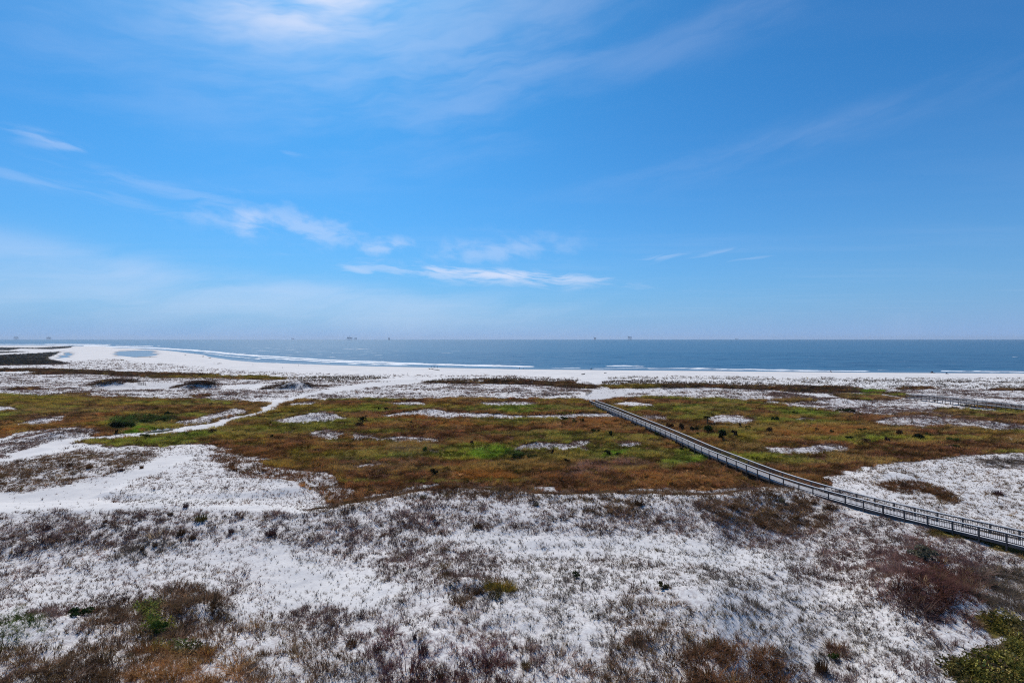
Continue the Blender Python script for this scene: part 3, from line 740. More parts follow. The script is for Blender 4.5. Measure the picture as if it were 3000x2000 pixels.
colr = N.mix(white, deep, (.82, .84, .86))
rough = N.m('ADD', .25, N.m('MULTIPLY', white, .6))
finish(N, principled(N, colr, rough, .36, bump(N, N.m('ADD', w1, N.m('MULTIPLY', w2, 1.2)), .40, 1.4)))

SC, SR = 420, 560
SA = np.linspace(-1.32, 1.32, SC)
SY = np.concatenate([np.geomspace(330, 900, 330), np.geomspace(903, 18500, SR - 330)])
sa, sy = np.meshgrid(SA, SY); sa = sa.ravel(); sy = sy.ravel(); sx = sa * sy
ysh = np.interp(sa, _su, _sy)
off = (sy - ysh)
damp = (1 - sstep(sy, 900, 2600))
wv = .16 * np.sin(off / 4.1 + 4 * fbm(sx / 60, sy / 60, 71)) * sstep(off, 10, 60) + .5 * (fbm(sx / 14, sy / 7, 73) - .5)
SZ = wv * damp * sstep(off, 2, 40)
su_, sv_ = flat_uv(sx, sy, 0.0)
FOAM = np.zeros(len(sx))
BREAK = [  # polyline in the photograph, half thickness in rows, strength
    ([(-300, 1008.8), (150, 1009.2), (320, 1011)], 1.0, 1.0), ([(130, 1007), (250, 1008), (330, 1009)], .6, .9), ([(250, 1012), (335, 1016), (462, 1019.5), (560, 1025.5), (622, 1030), (680, 1036), (750, 1042)], 2.0, 1.0),
    ([(460, 1012), (470, 1012.6)], .6, 1), ([(340, 1012), (450, 1013.5)], .7, .9),
    ([(640, 1034), (750, 1041), (830, 1046), (950, 1054), (1100, 1060), (1250, 1066), (1450, 1070.5), (1550, 1073)], 1.7, 1.0),
    ([(760, 1047), (950, 1058.5), (1100, 1064), (1300, 1069), (1500, 1073), (1560, 1074)], 1.5, .95), ([(1020, 1066), (1200, 1069)], .9, .8), ([(600, 1034), (700, 1046), (760, 1051)], 1.2, .8),
    ([(1620, 1076.5), (1700, 1077)], 1.0, .8), ([(1780, 1072), (1830, 1071.5), (1885, 1073.5)], 1.8, 1.0), ([(1740, 1079), (1900, 1077)], .9, .7),
    ([(1900, 1079), (2050, 1078), (2150, 1080.5), (2250, 1082.5), (2400, 1085.5), (2540, 1087)], 1.3, .95), ([(2020, 1080.5), (2260, 1084.5), (2450, 1087.5)], .9, .8), ([(2570, 1083), (2600, 1084)], .8, .8),
    ([(2760, 1086), (2860, 1087), (3000, 1088.5), (3600, 1093)], 1.3, .95), ([(2900, 1090), (3000, 1091)], .7, .7), ([(2966, 1045.2), (2986, 1045.5)], .6, .7),
    ([(1000, 1022.8), (1040, 1022.4)], .6, .62), ([(1050, 1021.8), (1085, 1021.6)], .5, .6), ([(1098, 1040.5), (1122, 1040)], .5, .6), ([(1150, 1026.3), (1168, 1026.8)], .4, .6), ([(1320, 1028.4), (1346, 1029)], .4, .6),
    ([(975, 1034), (995, 1034.2)], .4, .55)]
for P, wdt, st in BREAK:
    m = np.where(bbox_sel(su_, sv_, P, 40, 6))[0]
    if len(m):
        jit = (fbm(sx[m] / 25, sy[m] / 60, 81) - .5) * 1.6
        d = line_sd(su_[m], sv_[m] + jit, P) / VS
        FOAM[m] = np.maximum(FOAM[m], st * (1 - sstep(d, wdt * .4, wdt * 1.7)))
CAPS = np.exp(-((su_ - 850) / 520) ** 2) * sstep(sv_, 1000, 1012)
SHAL = np.zeros(len(sx))
_m = sy < 2600
SHAL[_m] = np.exp(np.minimum(0, height(sx[_m], sy[_m])) / .55) * (height(sx[_m], sy[_m]) < .4)
sea_o, _q = grid_mesh("sea", np.stack([sx, sy, SZ], 1), SR, SC, m_sea,
                      {'foam': ('FLOAT', FOAM), 'caps': ('FLOAT', CAPS), 'shallow': ('FLOAT', SHAL)})
tag(sea_o, 'blue gulf water with low breakers', kind='structure')

# puddle on the sand track
m_pool, N = mat_new("still_water")
finish(N, principled(N, (.05, .07, .09), .04, .5))
pu = [ground(u, v) for u, v in [(405, 1269.5), (440, 1261), (480, 1257), (512, 1255), (508, 1263), (470, 1268.5), (430, 1271.5)]]
o = mesh_np("puddle", [(p.x, p.y, 0.93) for p in pu], [tuple(range(len(pu)))], m_pool)
tag(o, 'shallow rain puddle lying on the sand track', kind='structure')

# air
m_haze, N = mat_new("haze_air")
vs_ = N.n('ShaderNodeVolumePrincipled')
vs_.inputs['Color'].default_value = (.70, .84, 1.0, 1)
vs_.inputs['Density'].default_value = 3.2e-5
vs_.inputs['Anisotropy'].default_value = 0.2
o_ = N.n('ShaderNodeOutputMaterial')
N.link(vs_.outputs[0], o_.inputs['Volume'])
R_ = 26000.0
bmz = bmesh.new()
bmesh.ops.create_cube(bmz, size=1.0)
for v_ in bmz.verts:
    v_.co = Vector((v_.co.x * 2 * R_, v_.co.y * 2 * R_, -8.0 if v_.co.z < 0 else 110.0))
me = bpy.data.meshes.new("haze"); bmz.to_mesh(me); bmz.free()
me.materials.append(m_haze)
tag(link(bpy.data.objects.new("haze", me)), kind='stuff')

# ------------------------------------------------------------------ grass (uncountable, scattered by geometry nodes)
def leaf_mat(name, trans=0.35, inst=True, base=(.1, .1, .05)):
    m_, N = mat_new(name)
    if inst:
        c = attr(N, 'tint', 'INSTANCER').outputs['Color']
    else:
        c = N.mix(N.noise(N.n('ShaderNodeTexCoord').outputs['Object'], 3.0, 3.0, .6), tuple(x * .6 for x in base), tuple(x * 1.4 for x in base))
    d = N.n('ShaderNodeBsdfDiffuse'); N.link(c, d.inputs['Color'])
    t = N.n('ShaderNodeBsdfTranslucent'); N.link(N.mix(1.0, c, (1.1, 1.0, .7), 'MULTIPLY'), t.inputs['Color'])
    mx = N.n('ShaderNodeMixShader'); mx.inputs[0].default_value = trans
    N.link(d.outputs[0], mx.inputs[1]); N.link(t.outputs[0], mx.inputs[2])
    finish(N, mx.outputs[0])
    return m_
m_blade = leaf_mat("grass_blade", .32)
m_leaf = leaf_mat("scrub_leaf", .25)

def blades(n, hgt, spread, lean, width, seed, segs=3):
    r = random.Random(seed)
    V, Fc = [], []
    for i in range(n):
        a = r.uniform(0, math.tau)
        rr = spread * math.sqrt(r.random())
        bx, by = rr * math.cos(a), rr * math.sin(a)
        la = a + r.uniform(-.9, .9)
        ln = lean * r.uniform(.3, 1.2)
        h = hgt * r.uniform(.55, 1.1)
        w = width * r.uniform(.7, 1.3)
        wx, wy = -math.sin(la) * w, math.cos(la) * w
        base = len(V)
        for s in range(segs):
            t = s / segs
            k = ln * t ** 1.8 * h
            ww = 1 - t * .75
            V.append((bx + math.cos(la) * k - wx * ww, by + math.sin(la) * k - wy * ww, h * t * (1 - .18 * ln * t) - .02))
            V.append((bx + math.cos(la) * k + wx * ww, by + math.sin(la) * k + wy * ww, h * t * (1 - .18 * ln * t) - .02))
        V.append((bx + math.cos(la) * ln * h, by + math.sin(la) * ln * h, h * (1 - .18 * ln)))
        for s in range(segs - 1):
            b = base + 2 * s
            Fc.append((b, b + 1, b + 3, b + 2))
        Fc.append((base + 2 * segs - 2, base + 2 * segs - 1, base + 2 * segs))
    return V, Fc
def leaves(n, rad, hgt, size, seed, flat=.6):
    r = random.Random(seed)
    V, Fc = [], []
    for i in range(n):
        while True:
            p = Vector((r.uniform(-1, 1), r.uniform(-1, 1), r.uniform(0, 1)))
            if .30 < p.length < 1: break
        p = Vector((p.x * rad, p.y * rad, p.z * hgt))
        nrm = Vector((r.gauss(0, 1), r.gauss(0, 1), r.gauss(.5, .8))).normalized()
        t = nrm.cross(Vector((r.gauss(0, 1), r.gauss(0, 1), r.gauss(0, 1)))).normalized()
        b = nrm.cross(t)
        s = size * r.uniform(.6, 1.3)
        k = len(V)
        V += [p - t * s, p - b * s * flat, p + t * s * 1.1, p + b * s * flat]
        Fc.append((k, k + 1, k + 2, k + 3))
    return [tuple(v) for v in V], Fc
def proto(name, vf, mat):
    me = bpy.data.meshes.new(name)
    me.from_pydata(vf[0], [], vf[1])
    me.materials.append(mat)
    return bpy.data.objects.new(name, me)      # a source for instances, not part of the scene itself
PROTO = bpy.data.collections.new("grass_sources")
plist = []
for i in range(3): plist.append(proto("p%02d" % len(plist), blades(13, .42, .07, .85, .013, 10 + i), m_blade))          # 0-2 loose tuft
for i in range(3): plist.append(proto("p%02d" % len(plist), blades(34, .80, .42, .60, .022, 20 + i), m_blade))          # 3-5 dense grass
for i in range(2): plist.append(proto("p%02d" % len(plist), leaves(70, .50, .62, .075, 30 + i), m_leaf))              # 6-7 leafy scrub
for i in range(2): plist.append(proto("p%02d" % len(plist), blades(14, 1.0, .12, .25, .024, 40 + i), m_blade))          # 8-9 upright sea oats
for i in range(2): plist.append(proto("p%02d" % len(plist), blades(26, .55, .30, 1.2, .016, 50 + i), m_blade))          # 10-11 wide low tuft
for p in plist: PROTO.objects.link(p)

# density per quad of the ground mesh
qa = QUADS
P3 = np.stack([XX, YX, HH], 1)
e1 = P3[qa[:, 1]] - P3[qa[:, 0]]; e2 = P3[qa[:, 3]] - P3[qa[:, 0]]
AREA = np.linalg.norm(np.cross(e1, e2), axis=1)
qc = COV[qa].mean(1); qy = YX[qa].mean(1); qx = XX[qa].mean(1); qk = KIND[qa[:, 0]]; qcol = VCOL[qa].mean(1); qh = VH[qa].mean(1)
qz = HH[qa].mean(1)
visible = (np.abs(qx / qy) < 1.12) & (qy > 24) & (qz > .4)
clump = fbm(qx / 1.7, qy / 1.7, 91, 3); clump2 = fbm(qx / 6.5, qy / 5.0, 95, 3)
cl = np.clip((clump * .6 + clump2 * .4 - .5) * 3.6 + .84, 0.2, 1.9)
streak = np.clip((fbm(qx / 9.0, qy / 5.0, 97, 3) - .5) * 5.0 + .80, 0.28, 2.4)
cl = np.where(qy > 170, streak, cl)
eff = np.where(qk == 0, qc * cl, qc * np.clip(cl, np.where(qy > 215, .2, .75), 1.3))
dens = np.zeros(len(qc))
for kd, (dn, dm, df) in {0: (28.0, 3.4, .45), 1: (13.0, 3.2, .50), 2: (10.0, 2.2, .10), 3: (8.0, 2.0, .9)}.items():
    d = np.where(qy < 75, dn, np.where(qy < 240, dm + (dn - dm) * np.clip((75.0 / qy) ** 2.6, 0, 1) * .8, df + (dm - df) * np.clip((240.0 / qy) ** 2.5, 0, 1)))
    d = np.where(qy > 480, d * (480.0 / qy) ** 2, d)
    dens = np.where(qk == kd, d, dens)
cnt = RNG.poisson(np.where(visible & (qc > .015), AREA * dens * eff, 0))
qi = np.repeat(np.arange(len(qc)), cnt)
n = len(qi)
s_, t_ = RNG.random(n), RNG.random(n)
c00, c10, c11, c01 = (P3[qa[qi, k]] for k in range(4))
PT = (c00 * ((1 - s_) * (1 - t_))[:, None] + c10 * (s_ * (1 - t_))[:, None] + c11 * (s_ * t_)[:, None] + c01 * ((1 - s_) * t_)[:, None])
keep = ~on_deck(PT[:, 0], PT[:, 1])
PT = PT[keep]; qi = qi[keep]; n = len(qi)
gy = PT[:, 1]; gk = qk[qi]; gc_ = qc[qi]
dist_k = np.clip(gy / 75.0, 1.0, 3.4) ** .75
base = np.select([gk == 0, gk == 1, gk == 2, gk == 3], [.42 + .20 * gc_, .62, .85, .95])
scl = base * dist_k * np.exp(RNG.normal(0, .30, n)) * qh[qi]
scl = np.where(gk == 3, np.minimum(scl, 1.9), scl)
big = (RNG.random(n) < .06) & (gk == 0)
scl = np.where(big, scl * 1.7, scl)
idx = np.select([gk == 0, gk == 1, gk == 2, gk == 3], [RNG.integers(0, 3, n), RNG.integers(3, 6, n), RNG.integers(6, 8, n), RNG.integers(8, 10, n)])
wide = (gk == 0) & (RNG.random(n) < np.clip(gc_ * .7, .1, .6))
idx = np.where(wide, RNG.integers(10, 12, n), idx)
idx = np.where((gk == 1) & (RNG.random(n) < .10), RNG.integers(6, 8, n), idx)
# colour: the zone's own, with plant-to-plant differences
tint = qcol[qi].copy()
px1, py1 = PT[:, 0], PT[:, 1]
def toward(c, key, amt):
    return c * (1 - amt[:, None]) + np.array(C[key]) * amt[:, None]
dense = gk == 1
marshy = dense & (py1 > 82) & (py1 < 215)
# drifts of differently coloured grass, tens of metres long
tint = toward(tint, 'olive', np.where(marshy, .48 * sstep(fbm(px1 / 22, py1 / 13, 121, 3), .50, .66), 0))
tint = toward(tint, 'umber', np.where(dense, .60 * sstep(fbm(px1 / 17, py1 / 9, 125, 3), .52, .68), 0))
tint = toward(tint, 'dkbrown', np.where(dense, .85 * sstep(fbm(px1 / 8, py1 / 4, 129, 3), .54, .68), 0))
tint = toward(tint, 'green', np.where(marshy, .60 * sstep(fbm(px1 / 26, py1 / 9, 137, 3), .54, .68), 0))
tint = toward(tint, 'straw', np.where(marshy, .50 * sstep(fbm(px1 / 10, py1 / 5, 133, 3), .58, .72), 0))
pv = fbm(px1 / 3.2, py1 / 2.2, 101, 3) - .5
light = np.where(gk == 1, np.where(py1 > 215, 1.05, np.where(py1 < 75, 1.15, 1.56)), np.where(gk == 2, 1.25, 1.0)) * np.exp(RNG.normal(0, .40, n) + np.clip(pv, -.3, .17) * np.where(gk == 1, 3.4, 1.2))
alt = np.array([C['straw'], C['dkbrown'], C['olive'], C['rust'], C['purple']])[RNG.integers(0, 5, n)]
mixf = np.where(RNG.random(n) < .30, RNG.uniform(.2, .7, n), .06)[:, None]
mixf = np.where(gk[:, None] == 0, mixf * .6, mixf)
tint = (tint * (1 - mixf) + alt * mixf) * light[:, None]
# scattered dark bushes low in the grass
bushy = dense & (RNG.random(n) < .035)
tint = np.where(bushy[:, None], np.array([.030, .036, .014]) * np.exp(RNG.normal(0, .4, n))[:, None], tint)
idx = np.where(bushy, RNG.integers(6, 8, n), idx)
scl = np.where(bushy, scl * 1.15, scl)
scl = np.where(dense, scl * np.exp(pv * 1.5), scl)
scl = np.where(dense & (RNG.random(n) < .04), scl * 1.6, scl)
tint = np.where(dense[:, None], tint * np.array([1.04, 1.0, .84]), tint)
tint = tint * np.minimum(1.0, .52 / np.maximum(tint.max(1), 1e-4))[:, None]
tint = np.maximum(tint, .006)
scl = np.where(dense, np.minimum(scl, np.where(py1 < 75, .85, 1.05 * dist_k)), scl)
scl = np.where(gk == 3, np.minimum(scl, 1.6), scl)
gn_mat_sets = [('dune_grass', gk == 0, 'sparse dry grass tufts'), ('swale_grass', gk == 1, 'dense grass'), ('low_scrub', gk == 2, 'low leafy ground cover'), ('sea_oats', gk == 3, 'upright planted oats')]
def scatter(name, sel):
    me = bpy.data.meshes.new(name)
    P = PT[sel]
    me.vertices.add(len(P)); me.vertices.foreach_set('co', P.astype(np.float32).ravel())
    k = len(P)
    rot = np.stack([RNG.normal(0, .12, k), RNG.normal(0, .12, k), RNG.uniform(0, 6.283, k)], 1)
    a_ = me.attributes.new('rot', 'FLOAT_VECTOR', 'POINT'); a_.data.foreach_set('vector', rot.astype(np.float32).ravel())
    sc_ = np.stack([scl[sel] * RNG.uniform(.85, 1.2, k), scl[sel] * RNG.uniform(.85, 1.2, k), scl[sel] * RNG.uniform(.7, 1.1, k) / np.maximum(1, dist_k[sel]) ** .45], 1)
    a_ = me.attributes.new('scl', 'FLOAT_VECTOR', 'POINT'); a_.data.foreach_set('vector', sc_.astype(np.float32).ravel())
    a_ = me.attributes.new('idx', 'INT', 'POINT'); a_.data.foreach_set('value', idx[sel].astype(np.int32))
    a_ = me.attributes.new('tint', 'FLOAT_COLOR', 'POINT'); a_.data.foreach_set('color', np.concatenate([tint[sel], np.ones((k, 1))], 1).astype(np.float32).ravel())
    o = link(bpy.data.objects.new(name, me))
    g = bpy.data.node_groups.new(name, 'GeometryNodeTree')
    g.interface.new_socket('Geometry', in_out='INPUT', socket_type='NodeSocketGeometry')
    g.interface.new_socket('Geometry', in_out='OUTPUT', socket_type='NodeSocketGeometry')
    gi, go = g.nodes.new('NodeGroupInput'), g.nodes.new('NodeGroupOutput')
    ip = g.nodes.new('GeometryNodeInstanceOnPoints')
    ci = g.nodes.new('GeometryNodeCollectionInfo')
    ci.inputs['Collection'].default_value = PROTO
    ci.inputs['Separate Children'].default_value = True
    ci.inputs['Reset Children'].default_value = True
    def na(nm, typ):
        nd = g.nodes.new('GeometryNodeInputNamedAttribute'); nd.data_type = typ
        nd.inputs['Name'].default_value = nm
        return nd.outputs['Attribute']
    g.links.new(gi.outputs[0], ip.inputs['Points'])
    g.links.new(ci.outputs[0], ip.inputs['Instance'])
    ip.inputs['Pick Instance'].default_value = True
    g.links.new(na('idx', 'INT'), ip.inputs['Instance Index'])
    er = g.nodes.new('FunctionNodeEulerToRotation')
    g.links.new(na('rot', 'FLOAT_VECTOR'), er.inputs[0])
    g.links.new(er.outputs[0], ip.inputs['Rotation'])
    g.links.new(na('scl', 'FLOAT_VECTOR'), ip.inputs['Scale'])
    g.links.new(ip.outputs[0], go.inputs[0])
    md = o.modifiers.new("scatter", 'NODES'); md.node_group = g
    return o
for nm, sel, what in gn_mat_sets:
    if sel.any():
        tag(scatter(nm, sel), kind='stuff')
print("grass instances", n, [int((gk == i).sum()) for i in range(4)])
# ------------------------------------------------------------------ timber
m_wood, N = mat_new("shaded_weathered_wood")  # weathered wood, its colour darkened to hold the backlit shade
pos = N.n('ShaderNodeNewGeometry').outputs['Position']
rnd = N.n('ShaderNodeObjectInfo').outputs['Random']
g1 = N.noise(N.vmul(pos, (9, 9, 2.2)), 1.0, 4.0, .65)
wc = N.mix(g1, (.075, .062, .058), (.15, .13, .122))
wc = N.mix(N.m('MULTIPLY', rnd, .45), wc, (.07, .058, .052))
finish(N, principled(N, wc, .85, .2))
m_cap, N = mat_new("sunlit_cap_wood")  # same wood lightened in colour, so handrails look sunlit on every face
pos = N.n('ShaderNodeNewGeometry').outputs['Position']
rnd = N.n('ShaderNodeObjectInfo').outputs['Random']
g1 = N.noise(N.vmul(pos, (6, 6, 6)), 1.0, 4.0, .65)
wc = N.mix(g1, (.50, .49, .49), (.70, .69, .685))
wc = N.mix(N.m('MULTIPLY', rnd, .35), wc, (.48, .46, .45))
finish(N, principled(N, wc, .75, .3))
m_deck, N = mat_new("sunlit_deck_wood")  # same wood, with sunlight and sky reflection put into the pale tone
pos = N.n('ShaderNodeNewGeometry').outputs['Position']
g1 = N.noise(pos, 2.3, 5.0, .7)
g2 = N.noise(N.vmul(pos, (1, 7, 1)), 1.0, 2.0, .5)
wc = N.mix(g1, (.50, .49, .51), (.66, .65, .67))
wc = N.mix(N.ramp(g2, .4, .7, 0, .4), wc, (.40, .385, .385))
finish(N, principled(N, wc, .7, .3))
m_fence, N = mat_new("fence_wood")
finish(N, principled(N, (.30, .21, .15), .9, .1))

def unit_box(name, mat, bev=0.0):
    """box of side 1 centred on the origin"""
    b = bmesh.new()
    bmesh.ops.create_cube(b, size=1.0)
    if bev:
        bmesh.ops.bevel(b, geom=b.edges[:], offset=bev, segments=1, affect='EDGES')
    me = bpy.data.meshes.new(name); b.to_mesh(me); b.free()
    me.materials.append(mat)
    return me
BX = {}
def bar(name, a, b, w, h, mat, parent, org):
    """a straight timber of section w x h from a to b, as an object that shares one box mesh"""
    if mat.name not in BX: BX[mat.name] = unit_box("timber_" + mat.name, mat, .02)
    a, b = Vector(a) - org, Vector(b) - org
    o = bpy.data.objects.new(name, BX[mat.name])
    d = b - a
    L = d.length
    if abs(d.z) > .9 * L:
        o.rotation_euler = (0, 0, 0 if abs(d.x) + abs(d.y) < 1e-6 else math.atan2(d.y, d.x))
        o.scale = (w, h, L)
    else:
        o.rotation_euler = (0, -math.atan2(d.z, math.hypot(d.x, d.y)), math.atan2(d.y, d.x))
        o.scale = (L, w, h)
    o.location = (a + b) / 2
    return link(o, parent)
class MB:
    def __init__(self): self.v, self.f = [], []
    def box(self, c, ax, ay, az):
        """box with centre c and half axes"""
        k = len(self.v)
        for sx in (-1, 1):
            for sy in (-1, 1):
                for sz in (-1, 1):
                    self.v.append(tuple(c + ax * sx + ay * sy + az * sz))
        for q in ((0, 1, 3, 2), (4, 6, 7, 5), (0, 4, 5, 1), (2, 3, 7, 6), (0, 2, 6, 4), (1, 5, 7, 3)):
            self.f.append(tuple(k + i for i in q))
    def beam(self, a, b, w, h=None):
        a, b = Vector(a), Vector(b)
        h = w if h is None else h
        d = b - a
        L = d.length
        d = d / L
        up = Vector((0, 0, 1)) if abs(d.z) < .95 else Vector((1, 0, 0))
        s = d.cross(up).normalized()
        t = s.cross(d)
        self.box((a + b) / 2, d * L / 2, s * w / 2, t * h / 2)
    def tube(self, pts, rad, n=7):
        k0 = len(self.v)
        for i, p in enumerate(pts):
            p = Vector(p)
            d = (Vector(pts[min(i + 1, len(pts) - 1)]) - Vector(pts[max(i - 1, 0)])).normalized()
            u_ = d.orthogonal().normalized(); w_ = d.cross(u_)
            for j in range(n):
                a = math.tau * j / n
                self.v.append(tuple(p + (u_ * math.cos(a) + w_ * math.sin(a)) * rad[i]))
        for i in range(len(pts) - 1):
            for j in range(n):
                a, b = k0 + i * n + j, k0 + i * n + (j + 1) % n
                self.f.append((a, b, b + n, a + n))
        self.f.append(tuple(k0 + j for j in reversed(range(n))))
        self.f.append(tuple(k0 + (len(pts) - 1) * n + j for j in range(n)))
    def build(self, name, mat, parent=None, smooth=False):
        return mesh_np(name, self.v, self.f, mat, parent, smooth)

# ------------------------------------------------------------------ boardwalks
def boardwalk(name, path, width, label, spacing, picket_limit, rail=1.07, pickets=True):
    """path: near edge of the deck as dense points (x, y, deck z)"""
    P = [Vector(p) for p in path]
    S_ = [0.0]
    for a, b in zip(P, P[1:]): S_.append(S_[-1] + (b - a).length)
    T = S_[-1]
    def at(s):
        s = min(max(s, 0), T - 1e-4)
        i = max(j for j in range(len(S_)) if S_[j] <= s)
        i = min(i, len(P) - 2)
        return P[i].lerp(P[i + 1], (s - S_[i]) / (S_[i + 1] - S_[i]))
    def frame(s):
        d = at(min(s + .6, T)) - at(max(s - .6, 0))
        d.z = 0
        d.normalize()
        return d, Vector((d.y, -d.x, 0))
    p0 = at(0)
    nrm_sign = 1.0
    d0, n0 = frame(T * .5)
    mid = at(T * .5)
    if (mid + n0).length < (mid - n0).length: nrm_sign = -1.0        # deck lies beyond the near edge
    org = Vector((p0.x, p0.y, hz(p0.x, p0.y)))
    root = empty(name, org)
    tag(root, label, 'boardwalk')
    stations = [0.0]
    while stations[-1] < T - 1.2:
        stations.append(stations[-1] + spacing(at(stations[-1])))
    pk = []
    deck = MB()
    for side in (0, 1):
        off_ = 0.0 if side == 0 else width
        prev = None
        for si, s in enumerate(stations):
            d, nn = frame(s)
            b = at(s) + nn * nrm_sign * off_
            g = hz(b.x, b.y) - .4
            top = b.z + rail - .03 + random.uniform(-.02, .02)
            sg = -1 if side == 0 else 1
            pp = b + nn * nrm_sign * sg * .085
            bar('post', (pp.x, pp.y, min(g, b.z - .5)), (pp.x, pp.y, top), .13, .13, m_wood, root, org).rotation_euler[2] = math.atan2(d.y, d.x)
            if prev is not None:
                q, qd = prev
                cc = nn * nrm_sign * sg * .085
                e = (b - q).normalized() * .004
                for nm, zz, w_, h_, mt, cv_ in (('handrail', rail, .24, .06, m_cap, cc), ('top_rail', rail - .12, .05, .10, m_wood, cc * .1), ('bottom_rail', .14, .05, .09, m_wood, cc * .1), ('side_beam', -.17, .06, .28, m_wood, cc * .1)):
                    bar(nm, q + cv_ + e + Vector((0, 0, zz)), b + cv_ - e + Vector((0, 0, zz)), w_, h_, mt, root, org)
                if pickets:
                    n_ = int((b - q).length / .15)
                    for k in range(1, n_):
                        c = q.lerp(b, k / n_) + cc * .1
                        pk.append((c.length, c, math.atan2((b - q).y, (b - q).x)))
            prev = (b, d)
    # floor boards with open joints
    s = .08
    while s < T - .05:
        d, nn = frame(s)
        c = at(s) + nn * nrm_sign * width / 2 + Vector((0, 0, -.02 + random.uniform(-.004, .004)))
        deck.box(c - org, d * .064, nn * (width / 2 - .035), Vector((0, 0, .02)))
        s += .14
    o = deck.build('deck_planks', m_deck, root); o['kind'] = 'stuff'
    # cross beams under the floor
    for s in stations:
        d, nn = frame(s)
        c = at(s) + Vector((0, 0, -.16))
        bar('cross_beam', c + nn * nrm_sign * .05, c + nn * nrm_sign * (width - .05), .06, .2, m_wood, root, org)
    pk.sort(key=lambda t: t[0])
    if pk:
        if 'picket' not in BX: BX['picket'] = unit_box("picket", m_wood)
        rest = MB()
        hgt = rail - .27
        for i, (_, c, a) in enumerate(pk):
            cz = c.z + .17 + hgt / 2
            if i < picket_limit:
                po = bpy.data.objects.new('picket', BX['picket'])
                po.location = Vector((c.x, c.y, cz)) - org
                po.rotation_euler = (0, 0, a); po.scale = (.032, .028, hgt)
                link(po, root)
            else:
                dv = Vector((math.cos(a), math.sin(a), 0))
                rest.box(Vector((c.x, c.y, cz)) - org, dv * .014, Vector((-dv.y, dv.x, 0)) * .014, Vector((0, 0, hgt / 2)))
        o = rest.build('pickets', m_wood, root); o['kind'] = 'stuff'
    return root
boardwalk('boardwalk', BW1, BW_W, 'long grey wooden boardwalk with picketed handrails crossing the brown marsh grass to the beach', lambda p: 2.9 if p.y > 76 else 2.35, 300)
boardwalk('boardwalk', BW2, BW_W, 'short distant dark boardwalk raised on posts over white sand at the right edge', lambda p: 2.7, 0)

# ------------------------------------------------------------------ sand fences, markers, driftwood
def sand_fence(pts, h, step, label, slats=True):
    G = [ground(u, v) for u, v in pts]
    org = G[0].copy()
    root = empty('sand_fence', org)
    tag(root, label, 'fence', 'slatted sand fences by the beach path')
    sl = MB()
    for a, b in zip(G, G[1:]):
        L = (b - a).length
        n_ = max(1, round(L / step))
        for k in range(n_ + (1 if b is G[-1] else 0)):
            p = a.lerp(b, k / n_); p.z = hz(p.x, p.y)
            hh_ = h * random.uniform(.9, 1.12)
            bar('post', p - Vector((0, 0, .3)), p + Vector((random.uniform(-.05, .05), 0, hh_)), .13, .13, m_fence, root, org)
        for zz in (.35, h * .8):
            bar('wire', a + Vector((0, 0, zz)), b + Vector((0, 0, zz)), .025, .025, m_fence, root, org)
        if slats:
            m_ = int(L / .16)
            for k in range(m_):
                p = a.lerp(b, (k + .5) / m_); p.z = hz(p.x, p.y)
                p = p - org
                sl.box(p + Vector((0, 0, h * .42 + random.uniform(-.06, .06))), (b - a).normalized() * .022, Vector((0, .006, 0)), Vector((0, 0, h * .46)))
    if slats:
        o = sl.build('slats', m_fence, root); o['kind'] = 'stuff'
    return root
sand_fence([(1705, 1124), (1718, 1125), (1733, 1130), (1744, 1134)], 1.5, 1.6, 'tall slatted sand fence leading down to the beach gap beyond the boardwalk end')
sand_fence([(1716, 1158), (1724, 1154), (1733, 1149)], 1.25, 1.3, 'short broken piece of sand fence standing nearest the boardwalk end')
sand_fence([(1628, 1129), (1654, 1135), (1690, 1144), (1722, 1148)], .95, 2.2, 'low post and wire fence running along the dune left of the beach path', False)
sand_fence([(404, 1127.5), (414, 1128), (427, 1127.5)], 1.5, .9, 'weathered stretch of fence posts between the two left sand mounds')

def marker(u, v, hpx, lean, label):
    p = ground(u, v)
    h = hpx * p.y / F
    m_ = MB()
    m_.tube([(0, 0, -.3), (lean * h * .5, 0, h * .5), (lean * h, 0, h)], [.09, .08, .07], 6)
    o = m_.build('marker_post', m_wood)
    o.location = p
    tag(o, label, 'post', 'marker stakes on the beach')
for a in [(627, 1066, 6, 0, 'thin stake standing on the beach behind the bend of the shore'), (741, 1071, 6, 0, 'lone stake on the bare beach left of the sand track mouth'),
          (827, 1079, 5, .02, 'short stake on open white sand below the breaker line'), (874, 1072, 6, .05, 'stake standing close to the wet sand at the waterline'),
          (1194, 1099, 9, .12, 'tall leaning stake standing alone on the upper beach')]:
    marker(*a)
m_drift, N = mat_new("driftwood")
finish(N, principled(N, (.085, .07, .065), .9, .1))
m_drift2, N = mat_new("pale_driftwood")
finish(N, principled(N, (.36, .30, .19), .9, .1))
def log(pts, r0, r1, label, mat, root_ball=False, snag=None):
    G = [ground(u, v) for u, v in pts]
    org = G[0]
    m_ = MB()
    k = len(G)
    m_.tube([tuple(g - org + Vector((0, 0, r0 * .5 + .12 * (i % 2)))) for i, g in enumerate(G)], [r0 + (r1 - r0) * i / (k - 1) for i in range(k)], 8)
    o = m_.build('driftwood', mat, None, True)
    o.location = org
    tag(o, label, 'driftwood')
    if root_ball:
        rb = MB()
        for j in range(7):
            a = j * .9
            rb.tube([(0, 0, .3), (-.3, .5 * math.cos(a), .35 + .4 * math.sin(a)), (-.5, .9 * math.cos(a), .4 + .75 * math.sin(a))], [.18, .11, .03], 6)
        rb.build('root', mat, o)
    if snag:
        rb = MB()
        e = G[-1] - org
        rb.tube([tuple(e), tuple(e + Vector((.15, 0, snag * .6))), tuple(e + Vector((.1, 0, snag)))], [.18, .12, .05], 6)
        rb.build('branch', mat, o)
